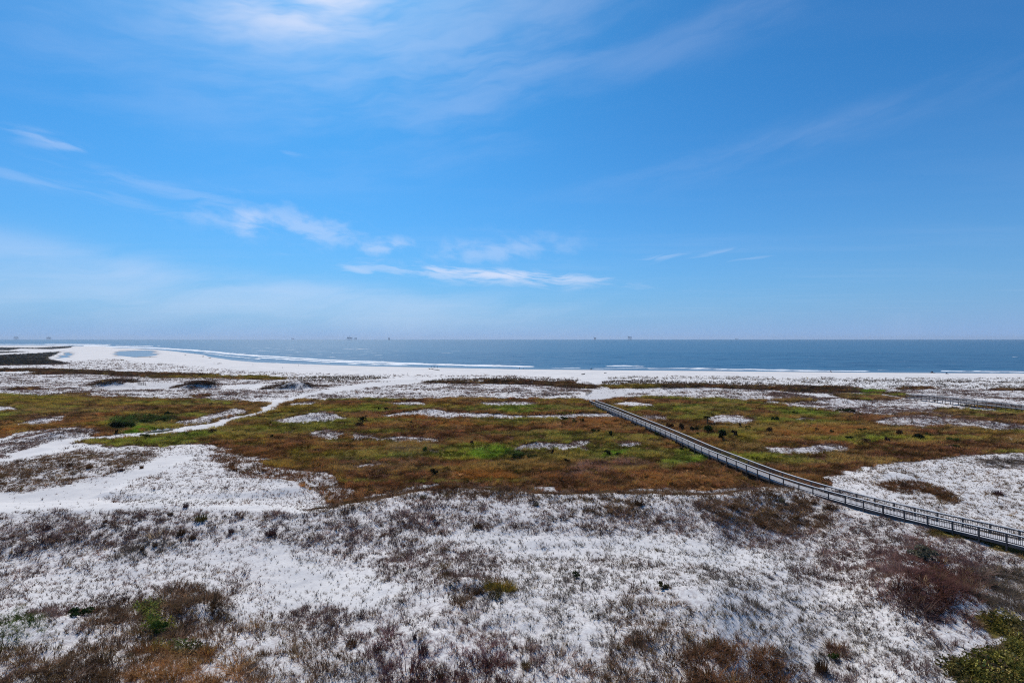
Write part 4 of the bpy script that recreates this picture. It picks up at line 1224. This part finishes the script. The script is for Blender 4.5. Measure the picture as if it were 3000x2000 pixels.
log([(1258, 1081), (1266, 1081.5), (1274, 1083), (1281, 1084.2), (1288, 1085)], .26, .16, 'long dark fallen log with a root ball lying near the group of walkers', m_drift, True)
log([(1704, 1097), (1708, 1096.8), (1713, 1096)], .32, .22, 'short dark log with an upturned end on the bare beach past the boardwalk', m_drift, False, 1.0)
log([(352, 1053), (357, 1054), (363, 1055.5)], .4, .3, 'pale tan piece of driftwood on white sand below the lagoon', m_drift2, False, 1.1)
log([(611, 1048.6), (614, 1048.4), (618, 1048.6)], .25, .2, 'small dark plank of driftwood at the bend of the shoreline', m_drift)
log([(637, 1065.5), (643, 1064.8), (650, 1064.5)], .3, .2, 'dark curved log right of the thin stake on the beach', m_drift)
log([(1770, 1093.5), (1773, 1092.5), (1777, 1092)], .2, .14, 'thin crooked stick lying on the open beach right of the path mouth', m_drift)

# ------------------------------------------------------------------ dark shelters at the waterline
m_tent, N = mat_new("dark_canvas")
finish(N, principled(N, (.022, .026, .045), .8, .2))
m_pole, N = mat_new("pole_metal")
finish(N, principled(N, (.3, .3, .3), .5, .5))
def tent(u, v, w, h, label):
    p = ground(u, v)
    root = empty('beach_tent', p)
    tag(root, label, 'tent', 'dark beach tents by the water')
    c = MB()
    top = Vector((.1 * w, 0, h))
    cor = [Vector((sx * w / 2, sy * w * .4, 0)) for sx, sy in ((-1, -1), (1, -1), (1, 1), (-1, 1))]
    k = 0
    for i in range(4):
        a, b = cor[i], cor[(i + 1) % 4]
        n_ = (a + b).normalized() * .02
        mid = (a + b) / 2 * .86 + Vector((0, 0, h * .12))
        c.v += [tuple(a), tuple(mid), tuple(b), tuple(top)]
        c.f += [(k, k + 1, k + 3), (k + 1, k + 2, k + 3)]
        k += 4
    c.build('canopy', m_tent, root)
    for a in cor:
        q = MB(); q.tube([tuple(a), tuple(a.lerp(top, .55) + Vector((0, 0, .05))), tuple(top)], [.015] * 3, 5); q.build('pole', m_pole, root)
    fl = MB()
    fl.v = [tuple(cor[1]), tuple(cor[1] + Vector((w * .45, -.3, .05))), tuple(cor[1].lerp(top, .35)), ]
    fl.f = [(0, 1, 2)]
    fl.build('flap', m_tent, root)
tent(2730, 1092.5, 2.0, 1.45, 'larger dark triangular beach tent pitched at the water edge on the right')
tent(2773, 1095, 1.2, 1.0, 'smaller dark beach tent right of the larger one on the sand')

# ------------------------------------------------------------------ people
def flat_mat(name, c, r=.8):
    m_, N = mat_new(name)
    nz = N.noise(N.n('ShaderNodeTexCoord').outputs['Object'], 8.0, 3.0)
    finish(N, principled(N, N.mix(nz, tuple(x * .8 for x in c), tuple(min(1, x * 1.2) for x in c)), r, .2))
    return m_
m_skin = flat_mat("skin", (.36, .20, .14)); m_hair = flat_mat("hair", (.04, .025, .02))
CLOTH = {k_: flat_mat(k_ + "_cloth", c_) for k_, c_ in dict(dark=(.02, .022, .035), navy=(.02, .035, .09), grey=(.16, .16, .17), white=(.75, .75, .76), red=(.24, .04, .035), black=(.012, .012, .014)).items()}
def body_mesh(name, J, E, R):
    me = bpy.data.meshes.new(name)
    me.from_pydata(J, E, [])
    o = bpy.data.objects.new(name, me)
    COL.objects.link(o)
    sk = o.modifiers.new('skin', 'SKIN')
    sk.use_smooth_shade = True
    for i, r in enumerate(R):
        me.skin_vertices[0].data[i].radius = (r, r * .85)
    me.skin_vertices[0].data[0].use_root = True
    sb = o.modifiers.new('sub', 'SUBSURF'); sb.levels = 1; sb.render_levels = 1
    dg = bpy.context.evaluated_depsgraph_get()
    out = bpy.data.meshes.new_from_object(o.evaluated_get(dg))
    bpy.data.objects.remove(o)
    return out
def figure(stride, arm):
    #     0 pelvis        1 waist         2 chest          3 neck        4 head low      5 head top
    J = [(0, 0, .94), (0, 0, 1.10), (0, -.01, 1.33), (0, -.01, 1.46), (0, -.03, 1.54), (0, -.03, 1.68)]
    R = [.135, .125, .150, .058, .085, .085]
    E = [(0, 1), (1, 2), (2, 3), (3, 4), (4, 5)]
    for s in (-1, 1):
        k = len(J)
        st = stride * s
        J += [(.19 * s, 0, 1.40), (.24 * s, .05 - arm * s, 1.13), (.24 * s, -.04 - arm * s * 1.7, .90), (.23 * s, -.05 - arm * s * 2.0, .80)]
        R += [.065, .047, .036, .034]
        E += [(2, k), (k, k + 1), (k + 1, k + 2), (k + 2, k + 3)]
        k = len(J)
        J += [(.10 * s, -st * .05, .84), (.11 * s, -st * .32 - .02, .48), (.11 * s, -st * .45 + (.10 if st < 0 else 0), .08), (.115 * s, -st * .45 - .16, .035)]
        R += [.098, .062, .042, .036]
        E += [(0, k), (k, k + 1), (k + 1, k + 2), (k + 2, k + 3)]
    return J, E, R
B_STAND = body_mesh('person_standing', *figure(.12, .0))
B_WALK = body_mesh('person_walking', *figure(.75, .10))
def person(u, v, me, rz, scale, shirt, trousers, label, long_legs=False):
    p = ground(u, v)
    m_ = me.copy()
    m_.materials.clear()
    for x in (m_skin, CLOTH[shirt], CLOTH[trousers], m_hair): m_.materials.append(x)
    for f in m_.polygons:
        c = f.center
        if c.z > 1.585 or (c.z > 1.53 and c.y > .02): k = 3
        elif c.z > 1.45: k = 0
        elif abs(c.x) > .19 and c.z < 1.18: k = 0
        elif c.z > 1.0: k = 1
        elif c.z > (.12 if long_legs else .52): k = 2
        else: k = 0
        f.material_index = k
    o = link(bpy.data.objects.new('person', m_))
    o.location = p - Vector((0, 0, .01)); o.rotation_euler = (0, 0, rz); o.scale = (scale,) * 3
    tag(o, label, 'person', 'beachgoers by the water')
for a in [
    (1263.5, 1077.5, B_WALK, 1.5, 1.02, 'dark', 'black', 'leftmost walker in dark clothes of the group at the breaker line', True),
    (1269, 1077.6, B_STAND, 1.2, .95, 'grey', 'dark', 'second walker from the left in grey top of the beach group', False),
    (1273.5, 1077.8, B_WALK, 1.6, 1.0, 'dark', 'navy', 'third walker from the left in dark top of the beach group', True),
    (1281.5, 1077.8, B_STAND, 1.5, 1.03, 'black', 'black', 'rightmost walker all in black of the group by the long log', True),
    (1522, 1080.8, B_STAND, .4, 1.0, 'dark', 'grey', 'left of two people standing at the water left of the boardwalk', False),
    (1533, 1081.5, B_WALK, -1.2, .9, 'navy', 'dark', 'right of two people by the water left of the boardwalk, smaller', False),
    (1733.5, 1084, B_STAND, .2, 1.05, 'black', 'dark', 'lone person in black standing in the shallows beyond the boardwalk end', True),
    (1730.5, 1084, B_STAND, -.5, .8, 'grey', 'navy', 'smaller grey clad person beside the one in black in the shallows', False),
    (2433, 1090.5, B_STAND, 2.6, 1.08, 'white', 'dark', 'person in a white top at the water edge beside dark beach gear', False),
    (439.5, 1047.7, B_WALK, -1.3, 1.3, 'black', 'dark', 'person in black walking at the right end of the lagoon', True),
    (542, 1042, B_WALK, 1.3, 1.25, 'black', 'dark', 'left of a pair in dark clothes on the sand spit', True),
    (544.6, 1041.6, B_STAND, 1.3, 1.15, 'grey', 'dark', 'right of a pair on the sand spit, grey top', True),
    (593, 1046.5, B_STAND, -.8, 1.2, 'dark', 'black', 'left of a pair on the beach near the shoreline bend', True),
    (596, 1046.5, B_STAND, .8, 1.2, 'black', 'black', 'right of a pair in black near the shoreline bend', True),
    (571, 1037.4, B_STAND, .8, 1.2, 'grey', 'grey', 'left of two pale clad people standing in the wet sand of the spit', False),
    (574, 1037.6, B_STAND, -.8, 1.15, 'grey', 'navy', 'right of two people standing in the wet sand of the spit', False),
]:
    person(*a)
# folding chair and bag beside the person in white
p = ground(2437.5, 1091)
ch = empty('beach_chair', p, .5)
tag(ch, 'low dark folding beach chair on wet sand beside the person in white', 'chair')
q = MB(); q.box(Vector((0, 0, .3)), Vector((.32, 0, 0)), Vector((0, .3, 0)), Vector((0, 0, .02))); q.build('seat', CLOTH['black'], ch)
q = MB(); q.box(Vector((0, .42, .62)), Vector((.32, 0, 0)), Vector((0, .10, .32)), Vector((0, .02, -.006))); q.build('backrest', CLOTH['black'], ch)
for sx in (-1, 1):
    for ya, yb in ((-.3, .3), (.32, -.28)):
        q = MB(); q.beam((sx * .33, ya, 0), (sx * .33, yb, .34), .03); q.build('leg', m_pole, ch)

# ------------------------------------------------------------------ oil platforms far out
m_steel, N = mat_new("platform_steel")
nz = N.noise(N.n('ShaderNodeNewGeometry').outputs['Position'], .12, 3.0, .6)
finish(N, principled(N, N.mix(nz, (.26, .28, .31), (.46, .46, .46)), .7, .4))
def platform(u, dist, w, topz, label, derrick=0.0, crane=0, satellite=None):
    x = (u - U0) / F * dist
    root = empty('oil_platform', (x, dist, 0))
    tag(root, label, 'oil platform', 'oil and gas platforms on the horizon')
    dk = topz * .42
    for sx in (-1, -.33, .33, 1):
        for sy in (-1, 1):
            m_ = MB(); m_.tube([(sx * w * .40, sy * w * .22, -6), (sx * w * .36, sy * w * .2, dk)], [1.6, 1.4], 8); m_.build('leg', m_steel, root)
    for z0, z1, k, nm in ((dk, dk + topz * .06, 1.0, 'lower_deck'), (dk + topz * .26, dk + topz * .32, 1.0, 'main_deck')):
        m_ = MB(); m_.box(Vector((0, 0, (z0 + z1) / 2)), Vector((w * k / 2, 0, 0)), Vector((0, w * .28, 0)), Vector((0, 0, (z1 - z0) / 2))); m_.build(nm, m_steel, root)
    m_ = MB()
    for i in range(7):
        a = -w / 2 + w * i / 6
        for sy in (-1, 1): m_.beam((a, sy * w * .26, dk + topz * .06), (a + (w / 6 if i < 6 else 0), sy * w * .26, dk + topz * .26), 1.1)
    m_.build('truss', m_steel, root)
    for (cx, ww, hh_) in ((-.32, .24, .24), (.0, .3, .16), (.33, .22, .2)):
        m_ = MB(); m_.box(Vector((cx * w, 0, dk + topz * (.32 + hh_ / 2))), Vector((w * ww / 2, 0, 0)), Vector((0, w * .2, 0)), Vector((0, 0, topz * hh_ / 2))); m_.build('module', m_steel, root)
    if derrick:
        m_ = MB(); b0 = dk + topz * .32; hh_ = topz * derrick
        for sx in (-1, 1):
            for sy in (-1, 1): m_.beam((sx * 4, sy * 4, b0), (sx * .9, sy * .9, b0 + hh_), .8)
        for i in range(5):
            t0, t1 = i / 5, (i + 1) / 5
            for sy in (-1, 1): m_.beam((-(4 - 3.1 * t0), sy * (4 - 3.1 * t0), b0 + hh_ * t0), ((4 - 3.1 * t1), sy * (4 - 3.1 * t1), b0 + hh_ * t1), .5)
        m_.build('derrick', m_steel, root)
    if crane:
        m_ = MB(); m_.beam((crane * w * .3, 0, dk + topz * .4), (crane * w * .72, 0, dk + topz * .82), 1.6); m_.beam((crane * w * .3, 0, dk + topz * .3), (crane * w * .3, 0, dk + topz * .6), 2.6); m_.build('crane', m_steel, root)
    if satellite:
        so, sw = satellite
        m_ = MB(); m_.box(Vector((so * .5 + w * .25, 0, dk + 2)), Vector((abs(so) * .5 - w * .25, 0, 0)), Vector((0, 2, 0)), Vector((0, 0, 1.6))); m_.build('bridge', m_steel, root)
        m_ = MB(); m_.box(Vector((so, 0, dk + topz * .14)), Vector((sw / 2, 0, 0)), Vector((0, sw * .3, 0)), Vector((0, 0, topz * .15))); m_.build('side_platform', m_steel, root)
        for sx in (-1, 1):
            m_ = MB(); m_.tube([(so + sx * sw * .4, 0, -6), (so + sx * sw * .36, 0, dk)], [1.6, 1.4], 8); m_.build('leg', m_steel, root)
platform(1024, 9000, 92, 52, 'largest oil platform with a bridge to a side platform, centre left on the horizon', .75, 0, (108, 40))
platform(1140, 10500, 34, 44, 'small single oil platform right of the largest one on the horizon', .3, 0)
platform(1743, 10500, 44, 52, 'small oil platform on the horizon above the boardwalk beach gap', .0, -1)
platform(1845, 10000, 72, 66, 'squat oil platform with a raised crane right of centre on the horizon', .0, -1)
platform(47, 11500, 80, 66, 'faint oil platform at the far left edge of the horizon', .45, 1)
platform(143, 11500, 80, 60, 'faint oil platform with a tall boom second from the left on the horizon', .8, 1)
platform(858, 15500, 80, 40, 'very faint oil platform left of the largest one', .4, 0)
platform(2158, 16500, 100, 26, 'very faint low oil platform on the right part of the horizon', .0, 0)
# ------------------------------------------------------------------ single shrubs and trees that stand out of the growth
LEAFM = {k_: leaf_mat("leaf_" + k_, .2, False, c_) for k_, c_ in dict(dkgreen=(.035, .055, .018), green=(.07, .11, .025), brown=(.085, .05, .03), rust=(.13, .065, .03), plum=(.09, .05, .055), olive=(.095, .078, .030), black=(.018, .024, .014), grey=(.13, .12, .085), straw=(.17, .115, .055)).items()}
m_bark = flat_mat("bark", (.10, .075, .055), .9)
SHAPES = []
for i in range(4):
    # lobes of leaves round a few bent stems: uneven outline with gaps
    r = random.Random(300 + i)
    V, Fc = [], []
    st = MB()
    for j in range(6):
        a = r.uniform(0, math.tau); rr = r.uniform(.15, .75)
        c = Vector((rr * math.cos(a), rr * math.sin(a), r.uniform(.25, .85)))
        st.tube([(0, 0, -.1), tuple(c * .5 + Vector((r.uniform(-.08, .08), 0, .05))), tuple(c)], [.045, .03, .015], 5)
        v_, f_ = leaves(120, r.uniform(.30, .5), r.uniform(.28, .48), .095, 500 + 10 * i + j, .6)
        k = len(V)
        V += [(p[0] + c.x, p[1] + c.y, max(.02, p[2] + c.z - .2)) for p in v_]
        Fc += [tuple(q + k for q in f) for f in f_]
    me = bpy.data.meshes.new("foliage"); me.from_pydata(V, [], Fc)
    ms = bpy.data.meshes.new("stems"); ms.from_pydata(st.v, [], st.f); ms.materials.append(m_bark)
    SHAPES.append((me, ms))
TUSS = []
for i in range(3):
    V, Fc = blades(170, .9, .62, .75, .030, 700 + i)
    me = bpy.data.meshes.new("tussock"); me.from_pydata(V, [], Fc)
    TUSS.append(me)
_cache = {}
def coloured(me, mat):
    key = (me.name, mat.name)
    if key not in _cache:
        c = me.copy(); c.materials.clear(); c.materials.append(mat); _cache[key] = c
    return _cache[key]
def shrub(u, v, wpx, hpx, colr, label, tussock=False, group=None):
    p = ground(u, v)
    w, h = wpx * p.y / F, hpx * p.y / F
    if not tussock: w, h = w * 1.25, h * 1.15 + .35
    i = random.randrange(4)
    if tussock:
        o = link(bpy.data.objects.new('grass_tussock', coloured(TUSS[i % 3], LEAFM[colr])))
        o.location = p; o.scale = (w * .8, w * .8, h * 1.05); o.rotation_euler = (0, 0, random.uniform(0, 6.28))
        return tag(o, label, 'grass', group or 'large grass tussocks on the dunes')
    root = empty('shrub', p, random.uniform(0, 6.28))
    tag(root, label, 'shrub', group or 'shrubs standing in the marsh grass')
    for me, nm in ((coloured(SHAPES[i][0], LEAFM[colr]), 'foliage'), (SHAPES[i][1], 'stems')):
        o = link(bpy.data.objects.new(nm, me), root)
        o.scale = (w, w, h * .95)
    return root
SHRUBS = [
    (2031, 1265, 11, 15, 'black', 'dark shrub between the boardwalk and the small palm, left one below it'),
    (2073, 1266, 13, 19, 'dkgreen', 'round dark green shrub directly below the small palm'),
    (2122, 1290, 13, 24, 'black', 'tallest near black shrub in tan grass right of the boardwalk'),
    (2108, 1272, 12, 9, 'green', 'bright green low shrub beside the tallest near black shrub'),
    (2150, 1278, 8, 13, 'brown', 'thin brown shrub just right of the tallest near black shrub'),
    (2165, 1254, 5, 12, 'brown', 'narrow upright brown bush below the white sand patch by the palm'),
    (2188, 1257, 8, 9, 'dkgreen', 'small dark green shrub at the left end of the yellow green patch'),
    (2045, 1276, 5, 8, 'dkgreen', 'tiny dark shrub right above the boardwalk rail below the palm'),
    (1965, 1257, 12, 14, 'rust', 'reddish brown shrub close above the middle of the boardwalk'),
    (1990, 1260, 11, 15, 'brown', 'dark brown shrub right of the reddish one above the boardwalk'),
    (1930, 1278, 9, 8, 'dkgreen', 'low dark bush tucked under the near side of the boardwalk'),
    (1055, 1248, 13, 9, 'brown', 'low brown thicket at the foot of the dark rounded tree'),
    (1113, 1203, 5, 9, 'black', 'left one of two dark bushes in the green strip behind the sand ridge'),
    (1129, 1203, 7, 8, 'black', 'right one of two dark bushes in the green strip behind the sand ridge'),
    (1172, 1201, 9, 6, 'dkgreen', 'dark low bush at the right end of the first green strip'),
    (338, 1252, 12, 14, 'black', 'dark evergreen bush at the left end of the thicket above the puddle'),
    (356, 1254, 14, 17, 'black', 'second dark evergreen bush from the left in the thicket above the puddle'),
    (378, 1251, 15, 12, 'dkgreen', 'dark green bush in the middle of the thicket above the puddle'),
    (430, 1241, 12, 9, 'dkgreen', 'rounded dark bush at the upper right of the thicket'),
    (470, 1236, 13, 10, 'dkgreen', 'broad dark bush right of the thicket above the bright green grass'),
    (495, 1215, 10, 8, 'dkgreen', 'small dark bush on tan grass above the thicket'),
    (278, 1222, 12, 6, 'brown', 'low dark scrub in brown grass left of the thicket'),
    (341, 1271, 4, 11, 'black', 'narrow dark sapling at the left tip of the bright green grass'),
    (418, 1283, 16, 6, 'dkgreen', 'flat dark shrub just below the sand track by the puddle'),
    (621, 1270, 14, 9, 'brown', 'dark grey brown shrub below the middle of the sand track'),
    (690, 1266, 8, 7, 'dkgreen', 'small dark green shrub in the olive grass right of the track'),
    (622, 1188, 8, 6, 'dkgreen', 'dark spot of shrub in the green strip above the upper sand mound'),
    (795, 1283, 4, 9, 'dkgreen', 'thin dark sapling alone in the olive grass left of centre'),
    (890, 1302, 9, 6, 'black', 'low black green bush in olive grass left of centre'),
    (930, 1322, 10, 5, 'dkgreen', 'flat dark green bush below the black green one left of centre'),
    (1010, 1313, 12, 5, 'brown', 'flat brown bush under the mottled sandy strip'),
    (1205, 1241, 4, 6, 'dkgreen', 'tiny dark bush in the orange grass below the long sand ridge'),
    (1250, 1322, 10, 8, 'green', 'green bush left of the bright green meadow patch'),
    (1382, 1303, 6, 10, 'plum', 'purplish pointed bush above the bright green meadow patch'),
    (1265, 1385, 8, 8, 'black', 'left of two black bushes in the orange grass at the bottom of the swale'),
    (1278, 1390, 9, 8, 'black', 'right of two black bushes in the orange grass at the bottom of the swale'),
    (1520, 1342, 16, 10, 'dkgreen', 'large flat dark green bush in the middle below the speckled sand strip'),
    (1555, 1342, 15, 8, 'dkgreen', 'flat dark green bush touching the large one on its right'),
    (1618, 1330, 4, 12, 'brown', 'thin dark upright stem of a dead bush under the speckled sand strip'),
    (1686, 1241, 8, 12, 'green', 'tall olive bush left of the boardwalk below the sand ridge'),
    (1705, 1236, 6, 8, 'dkgreen', 'small dark bush close left of the boardwalk below the sand ridge'),
    (1652, 1228, 12, 6, 'dkgreen', 'flat dark bush below the right part of the long sand ridge'),
    (1664, 1354, 8, 8, 'black', 'black rounded bush left of the flat grey thicket'),
    (1786, 1280, 6, 14, 'dkgreen', 'upright dark bush in tan grass above the small white opening'),
    (1745, 1268, 11, 6, 'dkgreen', 'low dark green bush left of the upright one above the small white opening'),
    (1775, 1332, 13, 6, 'black', 'flat black bush in the yellow green patch left of the boardwalk'),
    (1812, 1335, 10, 6, 'dkgreen', 'dark bush at the right end of the yellow green patch'),
    (2005, 1322, 10, 7, 'dkgreen', 'dark bush in bright green grass right beside the boardwalk'),
    (2268, 1236, 11, 15, 'dkgreen', 'dark green bush at the upper edge of the yellow green patch on the right'),
    (2256, 1268, 9, 16, 'brown', 'tall brown bush at the lower edge of the yellow green patch on the right'),
    (2333, 1212, 9, 5, 'black', 'small black bush in the green strip right of centre'),
    (2455, 1206, 8, 8, 'dkgreen', 'left bush of a dark trio at the end of the right green strip'),
    (2478, 1207, 12, 9, 'dkgreen', 'middle and biggest bush of the dark trio in the right green strip'),
    (2501, 1208, 7, 6, 'black', 'right bush of the dark trio at the end of the right green strip'),
    (2395, 1264, 5, 8, 'black', 'small black bush in tan grass right of the mottled sand'),
    (2440, 1269, 6, 8, 'dkgreen', 'small dark green bush in tan grass farther right'),
    (2532, 1266, 14, 7, 'dkgreen', 'flat dark green bush at the left end of the yellow grass streak'),
    (2484, 1287, 11, 8, 'black', 'dark bush below the left end of the yellow grass streak'),
    (2536, 1296, 17, 9, 'brown', 'broad brown thicket below the yellow grass streak'),
    (2602, 1296, 7, 14, 'plum', 'tall purplish bush below the yellow grass streak'),
    (2642, 1276, 12, 11, 'brown', 'brown bush left of the dark one inside the yellow grass streak'),
    (2690, 1287, 14, 15, 'black', 'large black bush in the middle of the yellow grass streak'),
    (2722, 1277, 8, 7, 'dkgreen', 'small green bush on top of the yellow grass streak'),
    (2788, 1291, 14, 7, 'green', 'flat green bush at the right of the yellow grass streak'),
    (2798, 1313, 14, 8, 'dkgreen', 'low dark bush below the right end of the yellow grass streak'),
    (2963, 1222, 18, 8, 'brown', 'low dark brown thicket near the right edge above the long sand opening'),
    (1690, 1691, 11, 7, 'dkgreen', 'small dark green mat plant alone on the white foreground sand'),
    (2710, 1640, 34, 24, 'grey', 'large pale grey green bush on top of the reddish slope at right'),
    (2442, 1930, 11, 11, 'green', 'small green shrub beside the dark tussock at the bottom right'),
    (470, 1852, 20, 26, 'green', 'fresh green shrub in the brown tufts at the lower left'),
    (238, 1800, 24, 12, 'dkgreen', 'low dark green shrub at the left above the tan grass'),
    (1945, 1722, 14, 8, 'olive', 'small olive shrub on speckled sand right of the foreground middle'),
]
for a in SHRUBS: shrub(*a)
TUSSOCKS = [
    (588, 1524, 32, 20, 'olive', 'large olive tussock on the left foreground dune crest'),
    (530, 1566, 20, 22, 'brown', 'dark brown tussock below the olive one on the left dune'),
    (563, 1578, 18, 14, 'brown', 'dark tussock at the lower right of the left dune cluster'),
    (678, 1560, 15, 20, 'plum', 'reddish purple tussock standing alone on the left dune'),
    (792, 1566, 30, 20, 'plum', 'broad purple brown tussock right of the lone reddish one'),
    (455, 1600, 14, 16, 'brown', 'dark tussock at the head of the shaded hollow on the left'),
    (416, 1612, 12, 16, 'brown', 'small dark tussock left of the shaded hollow'),
    (308, 1530, 12, 10, 'rust', 'rusty tussock on the crest of the far left foreground dune'),
    (500, 1508, 16, 12, 'brown', 'brown tussock just left of the olive one on the crest'),
    (545, 1485, 14, 18, 'plum', 'tall purplish tuft on the crest beside the smooth sand'),
    (1265, 1520, 20, 20, 'brown', 'dark tussock on the middle ridge face, left of two'),
    (1400, 1545, 26, 18, 'brown', 'wide dark tussock on the middle ridge face, right of two'),
    (1240, 1460, 18, 14, 'grey', 'grey tussock on the shoulder of the middle ridge'),
    (1280, 1535, 18, 12, 'plum', 'purple tussock in the hollow below the middle ridge'),
    (1570, 1480, 16, 16, 'grey', 'grey tussock on the middle ridge right of its white crest'),
    (1450, 1748, 34, 14, 'olive', 'long olive tussock in the centre of the foreground sand'),
    (1395, 1738, 22, 16, 'brown', 'brown tussock at the left end of the long olive one'),
    (1310, 1682, 18, 12, 'straw', 'straw coloured tussock at the top of the curved grassy rim'),
    (2405, 1965, 34, 42, 'brown', 'big dark brown tussock at the bottom right on speckled sand'),
    (1240, 1912, 28, 30, 'plum', 'large wine coloured tussock at the bottom middle'),
    (1215, 1870, 10, 24, 'plum', 'thin dark purple tuft behind the large wine coloured tussock'),
    (1290, 1985, 16, 20, 'brown', 'dark tussock at the very bottom right of the wine coloured one'),
    (1030, 1890, 30, 20, 'rust', 'rusty brown tussock left of the bottom middle'),
    (2612, 1434, 22, 12, 'rust', 'rusty tussock leftmost on the white dune behind the boardwalk'),
    (2655, 1426, 30, 14, 'brown', 'broad brown tussock topping the white dune behind the boardwalk'),
    (2715, 1440, 26, 14, 'rust', 'rusty tussock in the middle of the white dune behind the boardwalk'),
    (2765, 1455, 22, 13, 'brown', 'brown tussock rightmost on the white dune behind the boardwalk'),
    (2925, 1448, 24, 14, 'plum', 'purplish tussock at the right edge behind the boardwalk'),
    (2150, 1490, 22, 16, 'brown', 'brown tussock on the ridge left of the boardwalk bend'),
    (2230, 1540, 26, 18, 'rust', 'rusty tussock on the slope below the boardwalk bend'),
    (2290, 1470, 16, 16, 'grey', 'grey tussock beside the boardwalk at the ridge'),
    (2435, 1490, 26, 14, 'brown', 'dark tussock against the near side of the boardwalk'),
    (1870, 1478, 22, 18, 'brown', 'dark brown tussock on the ridge right of centre'),
    (262, 1372, 14, 16, 'rust', 'rusty tussock on the white sand left of the blowout'),
    (205, 1365, 14, 14, 'brown', 'brown tussock left of the rusty one on the upper left sand'),
    (415, 1372, 10, 14, 'rust', 'upright rusty tuft at the edge of the smooth sand on the left'),
    (355, 1378, 18, 8, 'plum', 'flat dark tussock at the edge of the smooth sand on the left'),
    (140, 1550, 24, 16, 'plum', 'purplish tussock on the far left foreground dune'),
    (1110, 1905, 30, 22, 'plum', 'purple brown tussock left of the large wine coloured one'),
    (1540, 1955, 26, 24, 'straw', 'pale straw tussock at the bottom between the wine and rust patches'),
]
for a in TUSSOCKS: shrub(*a, tussock=True)

# dark rounded tree by the long sand ridge
p = ground(1062, 1236)
k_ = p.y / F
root = empty('tree', p)
tag(root, 'small dark rounded tree standing alone at the left end of the long sand ridge', 'tree')
tr = MB(); H_ = 21 * k_
tr.tube([(0, 0, -.2), (.05, 0, H_ * .3), (-.05, .03, H_ * .6)], [.16, .12, .07], 8)
for j in range(5):
    a = j * 1.3
    tr.tube([(0, 0, H_ * (.25 + .05 * j)), (.4 * math.cos(a), .4 * math.sin(a), H_ * .55), (.8 * math.cos(a), .8 * math.sin(a), H_ * .75)], [.06, .04, .015], 6)
tr.build('trunk', m_bark, root)
V, Fc = [], []
r = random.Random(77)
for j in range(13):
    c = Vector((r.gauss(0, .45), r.gauss(0, .45), r.uniform(.22, .85) * H_))
    v_, f_ = leaves(110, r.uniform(.35, .6), r.uniform(.35, .6), .085, 800 + j, .5)
    k = len(V); V += [(q[0] + c.x, q[1] + c.y, q[2] + c.z - .2) for q in v_]; Fc += [tuple(i + k for i in f) for f in f_]
mesh_np('crown', V, Fc, LEAFM['black'], root)

# small palm right of the boardwalk
p = ground(2072, 1242)
k_ = p.y / F
root = empty('palm_tree', p)
tag(root, 'small dark cabbage palm beside a white sand patch right of the boardwalk', 'tree')
TH = 23 * k_
tr = MB(); tr.tube([(0, 0, -.2), (.04, 0, TH * .4), (.0, 0, TH * .8), (.03, 0, TH)], [.17, .13, .14, .11], 9)
tr.build('trunk', m_bark, root)
r = random.Random(5)
for j in range(26):
    a = j * 2.4; up = r.uniform(-.7, 1.2)
    L = 1.35 * r.uniform(.8, 1.1)
    fr = MB()
    ca, sa_ = math.cos(a), math.sin(a)
    pts = []
    for t in range(5):
        f = t / 4
        rad = L * f * (1 - .15 * f)
        pts.append(Vector((ca * rad, sa_ * rad, TH + up * .55 * f - 0.75 * f * f)))
    fr.tube([tuple(q) for q in pts], [.025, .02, .016, .012, .006], 4)
    for t in range(9):                                   # fan of leaf blades at the end of the stalk
        th = (t - 4) * .32
        dirv_ = Vector((ca * math.cos(th) - sa_ * math.sin(th), sa_ * math.cos(th) + ca * math.sin(th), -.25 + up * .2))
        b0 = pts[2]
        k = len(fr.v)
        sd_ = Vector((-dirv_.y, dirv_.x, 0)) * .085
        e = b0 + dirv_ * .55
        fr.v += [tuple(b0), tuple(b0 + dirv_ * .3 + sd_), tuple(e), tuple(b0 + dirv_ * .3 - sd_)]
        fr.f.append((k, k + 1, k + 2, k + 3))
    fr.build('frond', LEAFM['black'], root)
